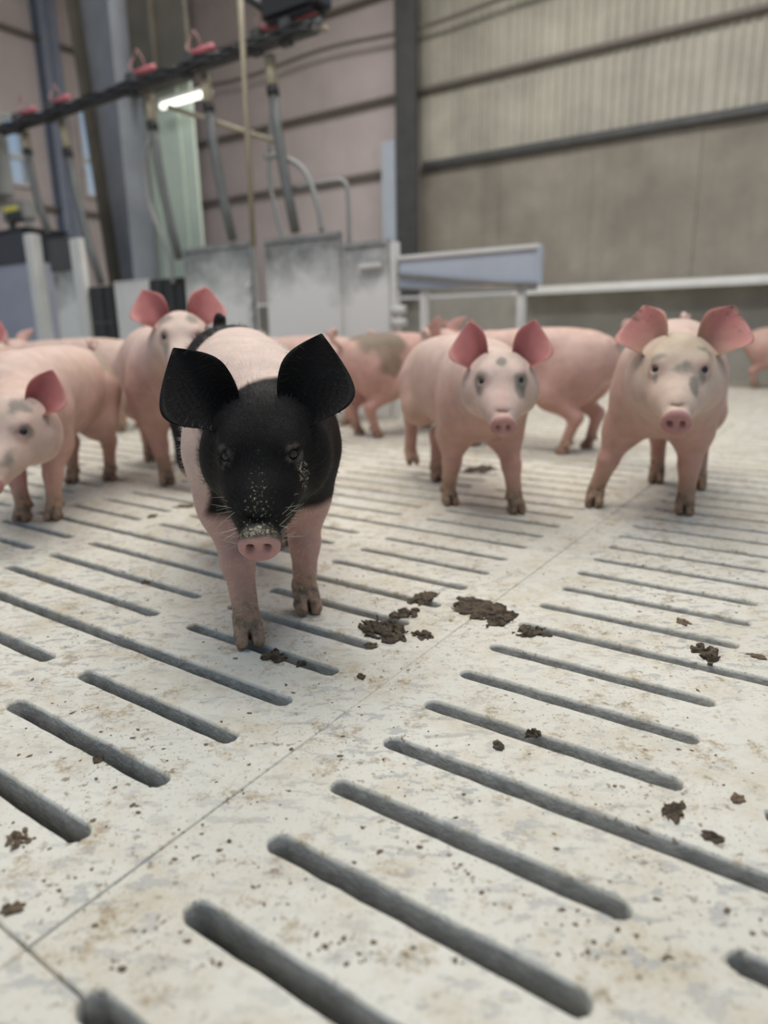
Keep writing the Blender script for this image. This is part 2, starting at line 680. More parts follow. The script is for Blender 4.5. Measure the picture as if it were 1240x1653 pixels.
# girts and rails on the wall
MB().box(XP + .1, L_BACK, -0.045, 0.03, Z_RAIL - 0.035, Z_RAIL + 0.035, .006).build('rail', M_DARK, wall_back)
MB().box(0, XP - .1, -0.04, 0.03, Z_RAIL - 0.03, Z_RAIL + 0.03, .006).build('rail', M_GIRT, wall_back)
MB().box(0, L_BACK, -0.06, 0.03, 2.985, 3.03, .006).build('girt', M_GIRT, wall_back)
MB().box(0, XP, -0.06, 0.03, 3.99, 4.03, .006).build('girt', M_GIRT, wall_back)
MB().tube([(0.2 + t * (L_BACK - .2) / 40, -0.12, 3.66 - 0.0028 * t - 0.06 * math.sin(t / 40 * math.pi * 4) ** 2) for t in range(41)], 0.021, 8).build('cable', M_GIRT, wall_back, True)
# white drip ledge over the lower wall
XL = (-25.0 - CU) * S
led = MB()
vs_ = [(0.03, .895), (-0.26, .865), (-0.27, .845), (-0.27, .80), (-0.24, .80), (-0.24, .835), (0.03, .855)]
vv = [(xx, a, b + 0.04) for xx in (XL, L_BACK) for a, b in vs_]
k = len(vs_)
led.add(vv, [tuple(range(k - 1, -1, -1)), tuple(range(k, 2 * k))] + [(i, (i + 1) % k, k + (i + 1) % k, k + i) for i in range(k)])
led.build('ledge', M_WHITE, wall_back)
# dark column with flanges and a pale blue cover strip
MB().box(XP - .13, XP + .14, -0.22, -0.195, Z_LEDGE, WALL_H, .004).box(XP - .012, XP + .012, -0.2, 0.03, Z_LEDGE, WALL_H).build('column', M_DARK, wall_back)
MB().box(XP - .31, XP - .135, -0.24, -0.16, Z_LEDGE, 2.52, .008).build('cover_strip', M_BLUEW, wall_back)

# left wall: local x runs along the wall away from the corner, local y into the wall
L_LEFT = (WV - 20) * S
wall_left = wall_root('wall_left', CU, WV, THETA + math.pi / 2, lambda: MB().box(-L_LEFT, 0, 0.06, 0.2, -0.3, 1.0), M_CONC)
WINS = [(-(WV - 37.6) * S, -(WV - 41.0) * S, 2.2, 2.95), (-(WV - 47.6) * S, -(WV - 50.6) * S, 2.2, 3.25)]


def wall_boards():
    xs = [-L_LEFT] + [w for W_ in WINS for w in W_[:2]] + [0.0]
    for i in range(len(xs) - 1):
        a, b = xs[i], xs[i + 1]
        w = [W_ for W_ in WINS if abs(W_[0] - a) < 1e-6]
        if w:
            MB().box(a, b, 0.03, 0.06, 1.0, w[0][2]).build('wall_board', M_PINK, wall_left)
            MB().box(a, b, 0.03, 0.06, w[0][3], WALL_H).build('wall_board', M_PINK, wall_left)
        else:
            MB().box(a, b, 0.03, 0.06, 1.0, WALL_H).build('wall_board', M_PINK, wall_left)


wall_boards()
MB().box(-L_LEFT, 0, -0.04, 0.03, 3.80, 3.85, .006).build('girt', M_GIRT, wall_left)
MB().box(-L_LEFT, 0, -0.04, 0.03, 1.98, 2.03, .006).build('girt', M_GIRT, wall_left)
pv = -(WV - 44.6) * S
MB().box(pv - .11, pv + .11, -0.14, -0.12, 0, WALL_H).box(pv - .11, pv + .11, -0.0, 0.02, 0, WALL_H).box(pv - .01, pv + .01, -0.14, 0.02, 0, WALL_H).build('column', M_BLUEP, wall_left)
M_GLASS = bpy.data.materials.new('window_glass')
nt, b = nodes_of(M_GLASS)
b.inputs['Transmission Weight'].default_value = 1.0
b.inputs['Roughness'].default_value = 0.02
b.inputs['IOR'].default_value = 1.02
b.inputs['Base Color'].default_value = (0.93, 0.97, 1, 1)
for i, (a, b_, z0, z1) in enumerate(WINS):
    w = MB().box(a, a + .04, -0.02, 0.09, z0, z1).box(b_ - .04, b_, -0.02, 0.09, z0, z1).box(a + .04, b_ - .04, -0.02, 0.09, z0, z0 + .04).box(a + .04, b_ - .04, -0.02, 0.09, z1 - .04, z1)
    zm = z0 + (z1 - z0) * 0.42
    w.box(a + .04, b_ - .04, -0.0, 0.07, zm - .02, zm + .02)
    o = w.build('window_%d' % (i + 1), M_WHITE)
    o.location = wall_left.location
    o.rotation_euler = wall_left.rotation_euler
    tag(o, kind='structure')
    MB().box(a + .04, b_ - .04, 0.03, 0.036, z0 + .04, zm - .02).build('pane', M_GLASS, o)
    MB().box(a + .04, b_ - .04, 0.03, 0.036, zm + .02, z1 - .04).build('pane', M_GLASS, o)
# ceiling above the room
M_CEIL = mat('white_ceiling_sheet', (0.62, 0.61, 0.58), 0.6, var=0.08, vscale=1.0)
ceil = MB().box(CU * S, 25 * S, -8 * S, (WV + 1) * S, WALL_H, WALL_H + 0.08).build('ceiling', M_CEIL)
ceil.location = ORG
ceil.rotation_euler = (0, 0, THETA)
tag(ceil, kind='structure')

# ------------------------------------------------------------------ pen equipment along the panel line
PV = 26.9


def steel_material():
    """galvanised sheet turning whiter towards the bottom along a ragged edge"""
    m = bpy.data.materials.new('graded_galvanised_steel')
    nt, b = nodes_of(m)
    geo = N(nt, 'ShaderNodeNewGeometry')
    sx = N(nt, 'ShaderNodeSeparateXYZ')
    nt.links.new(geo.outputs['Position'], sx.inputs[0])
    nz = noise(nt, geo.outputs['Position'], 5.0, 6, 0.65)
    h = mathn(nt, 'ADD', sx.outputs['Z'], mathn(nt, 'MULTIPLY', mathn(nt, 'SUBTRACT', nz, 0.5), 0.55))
    lower_white = ramp(nt, h, [(0.70, 1.0), (1.0, 0.0)])  # grey at the top, whiter towards the bottom
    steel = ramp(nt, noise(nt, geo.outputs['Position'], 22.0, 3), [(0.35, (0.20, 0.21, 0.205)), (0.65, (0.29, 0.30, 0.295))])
    nt.links.new(mixc(nt, lower_white, steel, (0.76, 0.76, 0.74)), b.inputs['Base Color'])
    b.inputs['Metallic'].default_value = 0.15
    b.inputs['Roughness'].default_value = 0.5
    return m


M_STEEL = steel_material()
M_TUBE = mat('grey_plastic_tube', (0.13, 0.14, 0.14), 0.45, var=0.2, vscale=10)
M_BEIGE = mat('beige_conduit', (0.33, 0.29, 0.21), 0.55, var=0.15, vscale=8)
M_BLACK = mat('black_plastic', (0.018, 0.018, 0.02), 0.45)
M_NAVY = mat('dark_navy_plastic', (0.03, 0.034, 0.05), 0.4, var=0.3, vscale=6)
M_RED = mat('red_pink_plastic', (0.52, 0.15, 0.18), 0.5)
M_WIRE = mat('dull_pink_wire', (0.38, 0.22, 0.21), 0.5)
M_OLIVE = mat('olive_grey_steel', (0.115, 0.105, 0.085), 0.55, var=0.25, vscale=5)
M_GREYP = mat('grey_painted_box', (0.25, 0.255, 0.25), 0.5, var=0.1, vscale=7)
M_SLATE = mat('slate_steel', (0.25, 0.265, 0.30), 0.45, var=0.2, vscale=4)
M_GREEN = mat('pale_green_board', (0.60, 0.70, 0.61), 0.5, var=0.12, vscale=3)
M_PEACH = mat('peach_tape', (0.62, 0.47, 0.34), 0.6)
M_YELLOW = mat('yellow_sticker', (0.72, 0.62, 0.08), 0.5)


def at_line(name, u, v=PV, z=0.0):
    return empty(name, rp(u, v, z), THETA)


def panel(u0, u1, zt, label, v=PV):
    r = at_line('pen_gate', (u0 + u1) / 2, v)
    w = (u1 - u0) * S / 2
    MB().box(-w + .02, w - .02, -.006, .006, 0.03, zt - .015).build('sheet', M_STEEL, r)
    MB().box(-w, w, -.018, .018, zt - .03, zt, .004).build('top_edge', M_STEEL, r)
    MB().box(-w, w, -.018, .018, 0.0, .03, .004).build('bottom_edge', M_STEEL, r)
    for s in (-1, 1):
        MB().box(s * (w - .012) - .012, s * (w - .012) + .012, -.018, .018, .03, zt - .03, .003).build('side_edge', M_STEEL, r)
    tag(r, label, 'gate', 'steel pen gates')
    return r


p1 = panel(-34.2, -27.9, 1.085, 'wide steel pen panel behind the pig with upright ears')
p2 = panel(-26.8, -21.0, 1.08, 'steel pen panel directly behind the black pig, grey along its top')
p3 = panel(-20.9, -17.7, 1.01, 'narrow lower steel pen panel beside the white corner post')
MB().box(-.03, .13, -.05, -.02, .855, .885, .008).build('handle', M_WHITE, p3)
for z in (0.69, 0.60, 0.80):
    MB().box(.28, .33, -.05, -.018, z, z + .035, .006).build('hinge', M_WHITE, p1)
MB().tube([(.345, -.03, 0.0), (.345, -.03, 1.06)], .012).build('hinge_rod', M_TUBE, p1, True)

# white corner post with insulators
r = at_line('corner_post', -17.4)
MB().box(-.022, .022, -.022, .022, 0, .99, .004).build('post', M_WHITE, r)
for z in (0.55, 0.62):
    MB().tube([(0.0, -.04, z), (.09, -.04, z)], [.026, .026]).build('insulator', M_WHITE, r, True)
tag(r, 'white corner post with stacked white insulators at the end of the steel panels', 'post')

# white board partition to the right of the post
r = at_line('board_partition', -13.1)
w = 3.95 * S
MB().box(-w, w, -.012, .012, .73, .885, .003).build('board', M_BLUEW, r)
MB().box(-w - .005, w + .005, -.028, .028, .885, .912, .006).build('cap', M_WHITE, r)
MB().box(w - .012, w + .012, -.022, .022, .715, .9, .004).build('end_strip', M_BLUEW, r)
MB().tube([(-w, -.03, .81), (w * .5, -.03, .735), (w, -.03, .72)], .011).build('rail', M_GREYP, r, True)
MB().tube([(-w, -.03, .74), (w * .2, -.03, .70), (w, -.03, .70)], .009).build('rail', M_GREYP, r, True)
for x in (-w * .62, w * .78):
    MB().box(x - .02, x + .02, -.02, .02, 0, .73, .004).build('post', M_WHITE, r)
tag(r, 'low partition of bluish white board with a white cap rail on thin posts', 'partition')

# overhead rail
r = at_line('overhead_rail', -37.5, PV, 2.13)
xa, xb = -15.9 * S, 15.6 * S
MB().tube([(xa, 0, 0.055), (xb, 0, 0.055)], .022).build('pipe', M_TUBE, r, True)
MB().tube([(xa, -.05, -.005), (xb, -.05, -.005)], .026).build('pipe', M_DARK, r, True)
MB().tube([(xa, .05, .03), (xb, .05, .03)], .016).build('pipe', M_BEIGE, r, True)
rnd = random.Random(4)
for i, u in enumerate((-13.6, -9.2, 0.2, 5.6, 11.4, 13.6)):
    x = u * S
    MB().box(x - .03, x + .05, -.09, -.045, -.05, .09, .006).build('clamp', M_DARK, r)
    c = MB().tube([(x - .02, -.02, .10), (x + .20, -.02, .105)], [.022, .019], 12).build('connector', M_RED, r, True)
    rr = rnd.uniform(.05, .085)
    MB().tube([(x + .03 + rr * math.sin(t * .35), -.02 + .02 * math.sin(t * .7), .11 + rr - rr * math.cos(t * .35)) for t in range(18)], .0055, 6).build('wire_loop', M_WIRE, c, True)
for q in range(4):
    MB().tube([(xa + (xb - xa) * t / 60, -.085 - .012 * q, .03 + .012 * math.sin(t * .9 + q * 2) - .016 * q) for t in range(61)], .012, 7).build('cable', M_BLACK, r, True)
tag(r, 'long overhead rail of dark pipes with red connectors and wire loops', 'pipe rail')

# feed drop tubes hanging from the rail
tubes = [((-50.8, 2.09), (-49.5, 1.33), 'leftmost grey drop tube, nearest the grey control box'),
         ((-45.9, 2.09), (-43.5, 0.90), 'grey drop tube between the narrow window and the big steel column'),
         ((-36.1, 2.09), (-34.6, 1.02), 'grey drop tube in front of the pale green board'),
         ((-30.8, 2.09), (-29.4, 1.10), 'grey drop tube ending on the wide steel panel'),
         ((-25.5, 2.08), (-24.2, 1.10), 'rightmost grey drop tube, under the black motor box')]
for (ua, za), (ub, zb), lab in tubes:
    r = at_line('drop_tube', ub, PV, zb)
    dx, dz = (ua - ub) * S, za - zb
    P = [Vector((dx * t, -.02 - .03 * math.sin(t * 3.1), dz * t)) for t in (0, .2, .4, .6, .8)]
    tb = MB().tube(P, .030, 12).build('tube', M_TUBE, r, True)
    MB().tube([P[-1], Vector((dx, -.02, dz))], [.031, .034], 12).build('collar', M_BEIGE, r, True)
    MB().tube([P[-1] - Vector((dx, 0, dz)) * .02, P[-1] + Vector((dx, 0, dz)) * .03], .037, 12).build('clip', M_BLACK, tb, True)
    tag(r, lab, 'tube', 'feed drop tubes under the rail')

# thin conduit, brace, lamp, motor
r = MB().tube([rp(-26.3, PV - 1.6, 1.02) - rp(-26.3, PV - 1.6, 0), rp(-26.1, PV - 1.6, 2.6) - rp(-26.3, PV - 1.6, 0)], .017).build('conduit', M_BEIGE, None, True)
r.location = rp(-26.3, PV - 1.6, 0)
tag(r, 'thin beige vertical conduit crossing the overhead rail', 'conduit')
a, b = rp(-34.9, PV + .3, 2.0), rp(-25.8, PV + .3, 1.64)
r = MB().tube([(0, 0, 0), b - a], .016).build('brace_pipe', M_BEIGE, None, True)
r.location = a
tag(r, 'slanting beige brace pipe below the overhead rail', 'pipe')
M_LAMP = bpy.data.materials.new('lit_tube')
nt, b = nodes_of(M_LAMP)
b.inputs['Base Color'].default_value = (.9, .9, .85, 1)
b.inputs['Emission Color'].default_value = (1, .97, .85, 1)
b.inputs['Emission Strength'].default_value = 2.4
r = at_line('tube_lamp', -41.0, 34.0, 2.32)
MB().tube([(-.28, 0, 0), (.28, 0, -.0)], .022, 12).build('tube', M_LAMP, r, True)
for x in (-.3, .28):
    MB().tube([(x, 0, 0), (x + .02, 0, 0)], .027, 12).build('end_cap', M_WHITE, r, True)
MB().box(-.3, .3, -.02, .02, .025, .05, .004).build('housing', M_WHITE, r)
tag(r, 'lit white tube lamp glowing beside the big steel column', 'lamp')

r = at_line('drive_motor', -23.6, PV - .1, 2.22)
MB().box(-.20, .20, -.09, .09, 0, .19, .03).build('housing', M_BLACK, r)
MB().tube([(-.02, 0, .20), (-.02, 0, .40)], .085, 14).build('motor', M_NAVY, r, True)
MB().tube([(-.2, 0, .10), (-.42, 0, .24)], .024).build('arm', M_BLACK, r, True)
MB().box(.20, .225, -.06, .06, .02, .15, .01).build('cover', M_NAVY, r)
tag(r, 'black motor box on the right end of the overhead rail', 'motor')

# hoses and bent pipes over the panels
def hose(name, pts, rad, m, label, cat):
    o = rp(*pts[0][:2], 0)
    P = [rp(*p) - o for p in pts]
    h = MB().tube(curve_pts(P, 28), rad, 9).build(name, m, None, True)
    h.location = o
    tag(h, label, cat)


hose('bent_hose', [(-26.4, PV, 1.56), (-25.2, PV, 1.54), (-23.6, PV, 1.45), (-22.7, PV, 1.27), (-22.4, PV, 1.09)], .017, M_GREYP, 'grey hose arching down to the right steel panel', 'hose')
hose('bent_hose', [(-26.3, PV + 1, 2.0), (-26.8, PV + 1, 1.75), (-27.1, PV + 1, 1.45), (-26.7, PV + 1, 1.25), (-26.2, PV + 1, 1.06)], .014, M_GREYP, 'thin grey hose dropping behind the conduit', 'hose')
hose('bent_pipe', [(-24.6, PV + .6, 1.37), (-22.2, PV + .6, 1.375), (-21.15, PV + .6, 1.36), (-20.9, PV + .6, 1.27), (-20.9, PV + .6, 1.0)], .014, M_GREYP, 'thin pipe bending down beside the narrow steel panel', 'pipe')
hose('bent_hose', [(-36.3, PV - .4, 1.80), (-37.0, PV - .4, 1.62), (-36.9, PV - .4, 1.42), (-36.1, PV - .4, 1.22), (-35.3, PV - .4, 1.05), (-35.1, PV - .4, .86)], .016, M_GREYP, 'curved grey hose beside the pale green board', 'hose')

# tapered building column
r = at_line('building_column', -48.6, 34.0)
zt = 4.9


def tapered(mb, x0, x1, x0t, x1t, y0, y1, z0, z1):
    return mb.add([(x0, y0, z0), (x1, y0, z0), (x1, y1, z0), (x0, y1, z0), (x0t, y0, z1), (x1t, y0, z1), (x1t, y1, z1), (x0t, y1, z1)],
                  [(3, 2, 1, 0), (4, 5, 6, 7), (0, 1, 5, 4), (1, 2, 6, 5), (2, 3, 7, 6), (3, 0, 4, 7)])


tapered(MB(), -.17, .06, -.52, .13, -.012, .012, 0, zt).build('web', M_SLATE, r)
tapered(MB(), -.20, -.17, -.55, -.52, -.13, .13, 0, zt).build('flange', M_OLIVE, r)
tapered(MB(), .06, .09, .13, .16, -.13, .13, 0, zt).build('flange', M_SLATE, r)
MB().box(-.06, .06, -.03, -.012, 1.22, 1.52, .004).build('label_plate', M_PEACH, r)
MB().box(-.33, .2, -.14, .14, 0, .025, .005).build('base_plate', M_SLATE, r)
tag(r, 'big tapered grey steel building column behind the overhead rail', 'column')
r = at_line('haunch_plate', -44.3, 34.6, 2.5)
tapered(MB(), -.32, .38, -.32, .31, -.02, .02, 0, 2.3).build('plate', M_OLIVE, r)
MB().box(-.02, .02, -.07, -.02, 0, 2.3, .004).build('stiffener', M_OLIVE, r)
MB().box(-.32, .36, -.07, .02, -.03, 0, .004).build('bottom_plate', M_OLIVE, r)
tag(r, 'dark olive steel plate standing right of the big steel column', 'plate')
r = at_line('green_board', -45.2, 35.6)
MB().box(-.34, .34, -.015, .015, 0.0, 2.62, .004).build('board', M_GREEN, r)
MB().box(-.36, .36, -.022, .022, 2.62, 2.66, .004).build('top_strip', M_BEIGE, r)
for x in (-.15, .18):
    MB().box(x - .012, x + .012, -.03, -.015, 0, 2.6, .003).build('batten', M_GREEN, r)
tag(r, 'pale green upright board lit from above behind the hose', 'board')
r = at_line('blue_pipe', -71.0, 60.2)
MB().tube([(0, 0, 0), (0, 0, 4.9)], .12, 16).build('pipe', M_BLUEP, r, True)
for z in (1.5, 3.2):
    MB().tube([(0, 0, z), (0, 0, z + .06)], .135, 16).build('bracket', M_GREYP, r, True)
tag(r, 'blue-grey vertical downpipe on the far wall right of the big steel column', 'pipe')

# feeder at the left edge
r = at_line('feeder', -54.8, PV)
MB().box(-.45, .34, -.10, .22, 0.0, 1.12, .012).build('body', mat('blue_grey_feeder', (.36, .38, .47), .45, var=.15, vscale=4), r)
tapered(MB(), -.43, .32, -.47, .36, -.12, .26, 1.12, 1.36).build('hopper', M_NAVY, r)
MB().box(-.49, .38, -.14, .28, 1.36, 1.385, .006).build('rim', M_BLACK, r)
MB().box(.36, .46, -.13, -.03, 0, 1.33, .008).build('corner_profile', M_WHITE, r)
tag(r, 'tall feeder with a dark navy hopper at the left edge', 'feeder')
r = at_line('pen_divider', -48.3, PV)
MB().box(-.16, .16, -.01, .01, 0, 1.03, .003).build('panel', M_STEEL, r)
MB().box(-.17, .17, -.02, .02, 1.03, 1.28, .004).build('dark_panel', M_DARK, r)
MB().box(.17, .30, -.04, .02, 0, 1.26, .008).build('corner_profile', M_WHITE, r)
tag(r, 'steel side panel with a dark upper strip and white edge, right of the feeder', 'panel')
r = at_line('black_shield', -43.75, PV)
MB().box(-.16, .16, -.02, .02, 0, .885, .006).build('sheet', M_BLACK, r)
MB().box(-.0, .02, -.034, -.02, 0, .88, .003).build('rib', M_DARK, r)
MB().box(-.14, .14, -.032, -.02, .6, .62, .003).build('crossbar', M_DARK, r)
tag(r, 'black plastic shield left of the white board under the column', 'shield')
r = at_line('white_shield', -40.2, PV)
MB().box(-.20, .20, -.012, .012, 0, .895, .004).build('sheet', M_WHITE, r)
MB().box(-.20, .20, -.016, .016, .895, .91, .004).build('top_edge', M_WHITE, r)
tag(r, 'white plastic board below the big steel column', 'board')
r = at_line('black_shield', -36.2, PV)
MB().box(-.19, .19, -.02, .02, 0, .90, .006).build('sheet', M_BLACK, r)
for x in (-.06, .07):
    MB().box(x - .008, x + .008, -.034, -.02, 0, .9, .003).build('rib', M_DARK, r)
tag(r, 'black plastic shield directly left of the wide steel panel', 'shield')
# sensor with yellow sticker on the feeder, control box on the left
r = at_line('feed_sensor', -53.6, PV, 1.385)
cs = MB().box(-.17, .17, -.06, .06, 0.08, .22, .01).build('case', M_GREYP, r)
MB().box(-.12, .10, -.066, -.06, .15, .19).build('sticker', M_YELLOW, cs)
MB().box(-.10, .14, -.066, -.06, .085, .14).build('screen', M_BLACK, cs)
for x in (-.13, .13):
    MB().box(x - .015, x + .015, -.03, .03, 0, .08, .003).build('foot', M_GREYP, r)
tag(r, 'grey sensor with a yellow sticker on top of the feeder', 'sensor')
r = at_line('control_box', -56.0, PV - .5, 1.66)
MB().box(-.22, .20, -.08, .08, 0, .62, .015).build('case', M_GREYP, r)
MB().box(-.2, .18, -.09, -.08, .03, .59, .006).build('door', M_GREYP, r)
MB().tube([(0, .0, .62), (0, .0, .75)], .02).build('bracket', M_DARK, r, True)
tag(r, 'grey control box at the left edge under the overhead rail', 'box')

# ------------------------------------------------------------------ pigs
def pig_material():
    m = bpy.data.materials.new('pig_skin')
    nt, b = nodes_of(m)
    col = N(nt, 'ShaderNodeAttribute', attribute_name='Col').outputs['Color']
    msk = N(nt, 'ShaderNodeAttribute', attribute_name='Mask').outputs['Color']
    sp = N(nt, 'ShaderNodeSeparateColor')
    nt.links.new(msk, sp.inputs[0])
    tc = N(nt, 'ShaderNodeTexCoord').outputs['Object']
    mot = ramp(nt, noise(nt, tc, 26, 5, 0.6), [(0.3, (0.86, 0.84, 0.83)), (0.7, (1.06, 1.05, 1.04))])
    mm = N(nt, 'ShaderNodeMix', data_type='RGBA', blend_type='MULTIPLY')
    mm.inputs[0].default_value = 1.0
    nt.links.new(col, mm.inputs[6])
    nt.links.new(mot, mm.inputs[7])
    c = mm.outputs[2]
    # wet grey-brown mud in ragged blotches
    mud = mathn(nt, 'ADD', mathn(nt, 'MULTIPLY', sp.outputs['Green'], 1.3), mathn(nt, 'SUBTRACT', noise(nt, tc, 55, 6, 0.65), 0.95))
    mud = ramp(nt, mud, [(0.12, 0.0), (0.3, 1.0)])
    c = mixc(nt, mathn(nt, 'MULTIPLY', mud, 0.85), c, (0.095, 0.078, 0.055))
    # pale feed dust in specks
    du = mathn(nt, 'ADD', sp.outputs['Red'], mathn(nt, 'SUBTRACT', noise(nt, tc, 230, 4, 0.7), 1.0))
    du = ramp(nt, du, [(0.0, 0.0), (0.1, 1.0)])
    c = mixc(nt, mathn(nt, 'MULTIPLY', du, 0.8), c, (0.50, 0.455, 0.34))
    nt.links.new(c, b.inputs['Base Color'])
    b.inputs['Roughness'].default_value = 0.56
    nt.links.new(mathn(nt, 'ADD', mathn(nt, 'MULTIPLY', sp.outputs['Blue'], 0.22), 0.07), b.inputs['Specular IOR Level'])
    nt.links.new(mathn(nt, 'MULTIPLY', sp.outputs['Blue'], 0.18), b.inputs['Subsurface Weight'])
    b.inputs['Subsurface Radius'].default_value = (1.0, 0.35, 0.25)
    b.inputs['Subsurface Scale'].default_value = 0.012
    hgt = mathn(nt, 'ADD', noise(nt, tc, 340, 3), mathn(nt, 'MULTIPLY', noise(nt, tc, 70, 4), 0.8))
    bump(nt, b, hgt, 0.32, 0.003)
    return m


M_PIG = pig_material()
M_EYE = bpy.data.materials.new('eye_dark')
nt, b = nodes_of(M_EYE)
b.inputs['Base Color'].default_value = (0.012, 0.008, 0.006, 1)
b.inputs['Roughness'].default_value = 0.08
b.inputs['Specular IOR Level'].default_value = 0.6

TORSO = [(-.395, .385, .33, .030), (-.375, .430, .30, .062), (-.32, .470, .265, .098), (-.22, .492, .235, .116), (-.10, .498, .212, .124),
         (.02, .496, .200, .125), (.12, .490, .198, .118), (.20, .482, .208, .108), (.27, .466, .232, .094), (.33, .435, .265, .070)]

TORSO_A = [(-.395, .40, .33, .030), (-.375, .448, .30, .064), (-.32, .494, .265, .100), (-.22, .520, .235, .117), (-.10, .514, .212, .124),
           (.02, .498, .200, .125), (.12, .484, .198, .118), (.20, .472, .208, .108), (.27, .455, .232, .094), (.33, .425, .265, .070)]

PINK = np.array([0.56, 0.355, 0.30])
PALE = np.array([0.68, 0.53, 0.46])
ROSE = np.array([0.50, 0.275, 0.225])
TAN = np.array([0.36, 0.25, 0.16])
BLACK = np.array([0.012, 0.011, 0.011])
GREY = np.array([0.17, 0.165, 0.14])


def unit(v):
    v = np.array(v, float)
    return v / np.linalg.norm(v)


def ear_grid(L, W, cup, n_s=18, n_t=15, back=0.10, tipshift=0.30, curl=0.05, thick=0.007):
    """leaf shaped ear: local a = length, b = width, c = facing; inner face first, then outer face"""
    s = np.linspace(-back, 1, n_s)
    t = np.linspace(-1, 1, n_t)
    Sg, T = np.meshgrid(s, t, indexing='ij')
    sc = np.clip(Sg, 0, 1)
    w = np.where(sc < .36, np.sqrt(1 - (np.maximum(.36 - sc, 0) / .46) ** 2), 1 - (np.maximum(sc - .36, 0) / .64) ** 1.75)
    w = W * w + 0.0012
    w = np.where(Sg < 0, w * (1 + 2.5 * Sg), w)
    Wt = np.where(T > 0, w * 0.80, w * 1.20)
    A = L * Sg
    B = Wt * T + W * tipshift * sc ** 2
    C = cup * (np.abs(T) ** 1.8) * w * (1.75 * (1 - sc) ** 1.5 + 0.35) + curl * L * sc ** 2
    C = C * np.where(T > 0, 1 - .75 * (1 - sc) ** 2, 1 - .2 * (1 - sc))
    C = C - .45 * W * (1 - sc) ** 2 * (1 - T ** 2)
    th = thick * (1 - 0.85 * np.abs(T) ** 3) * (1 - 0.65 * sc) + 0.0012
    fr = np.stack([A, B, C], -1).reshape(-1, 3)
    bk = np.stack([A, B, C - th], -1).reshape(-1, 3)
    n = n_s * n_t
    Q = []
    for i in range(n_s - 1):
        for j in range(n_t - 1):
            a, b_, c, d = i * n_t + j, (i + 1) * n_t + j, (i + 1) * n_t + j + 1, i * n_t + j + 1
            Q.append((a, b_, c, d))
            Q.append((n + d, n + c, n + b_, n + a))
    for i in range(n_s - 1):
        a, b_ = i * n_t, (i + 1) * n_t
        Q.append((a, n + a, n + b_, b_))
        a, b_ = i * n_t + n_t - 1, (i + 1) * n_t + n_t - 1
        Q.append((b_, n + b_, n + a, a))
    for j in range(n_t - 1):
        a = (n_s - 1) * n_t + j
        Q.append((a, n + a, n + a + 1, a + 1))
    return np.concatenate([fr, bk]), np.array(Q), Sg.ravel(), T.ravel()


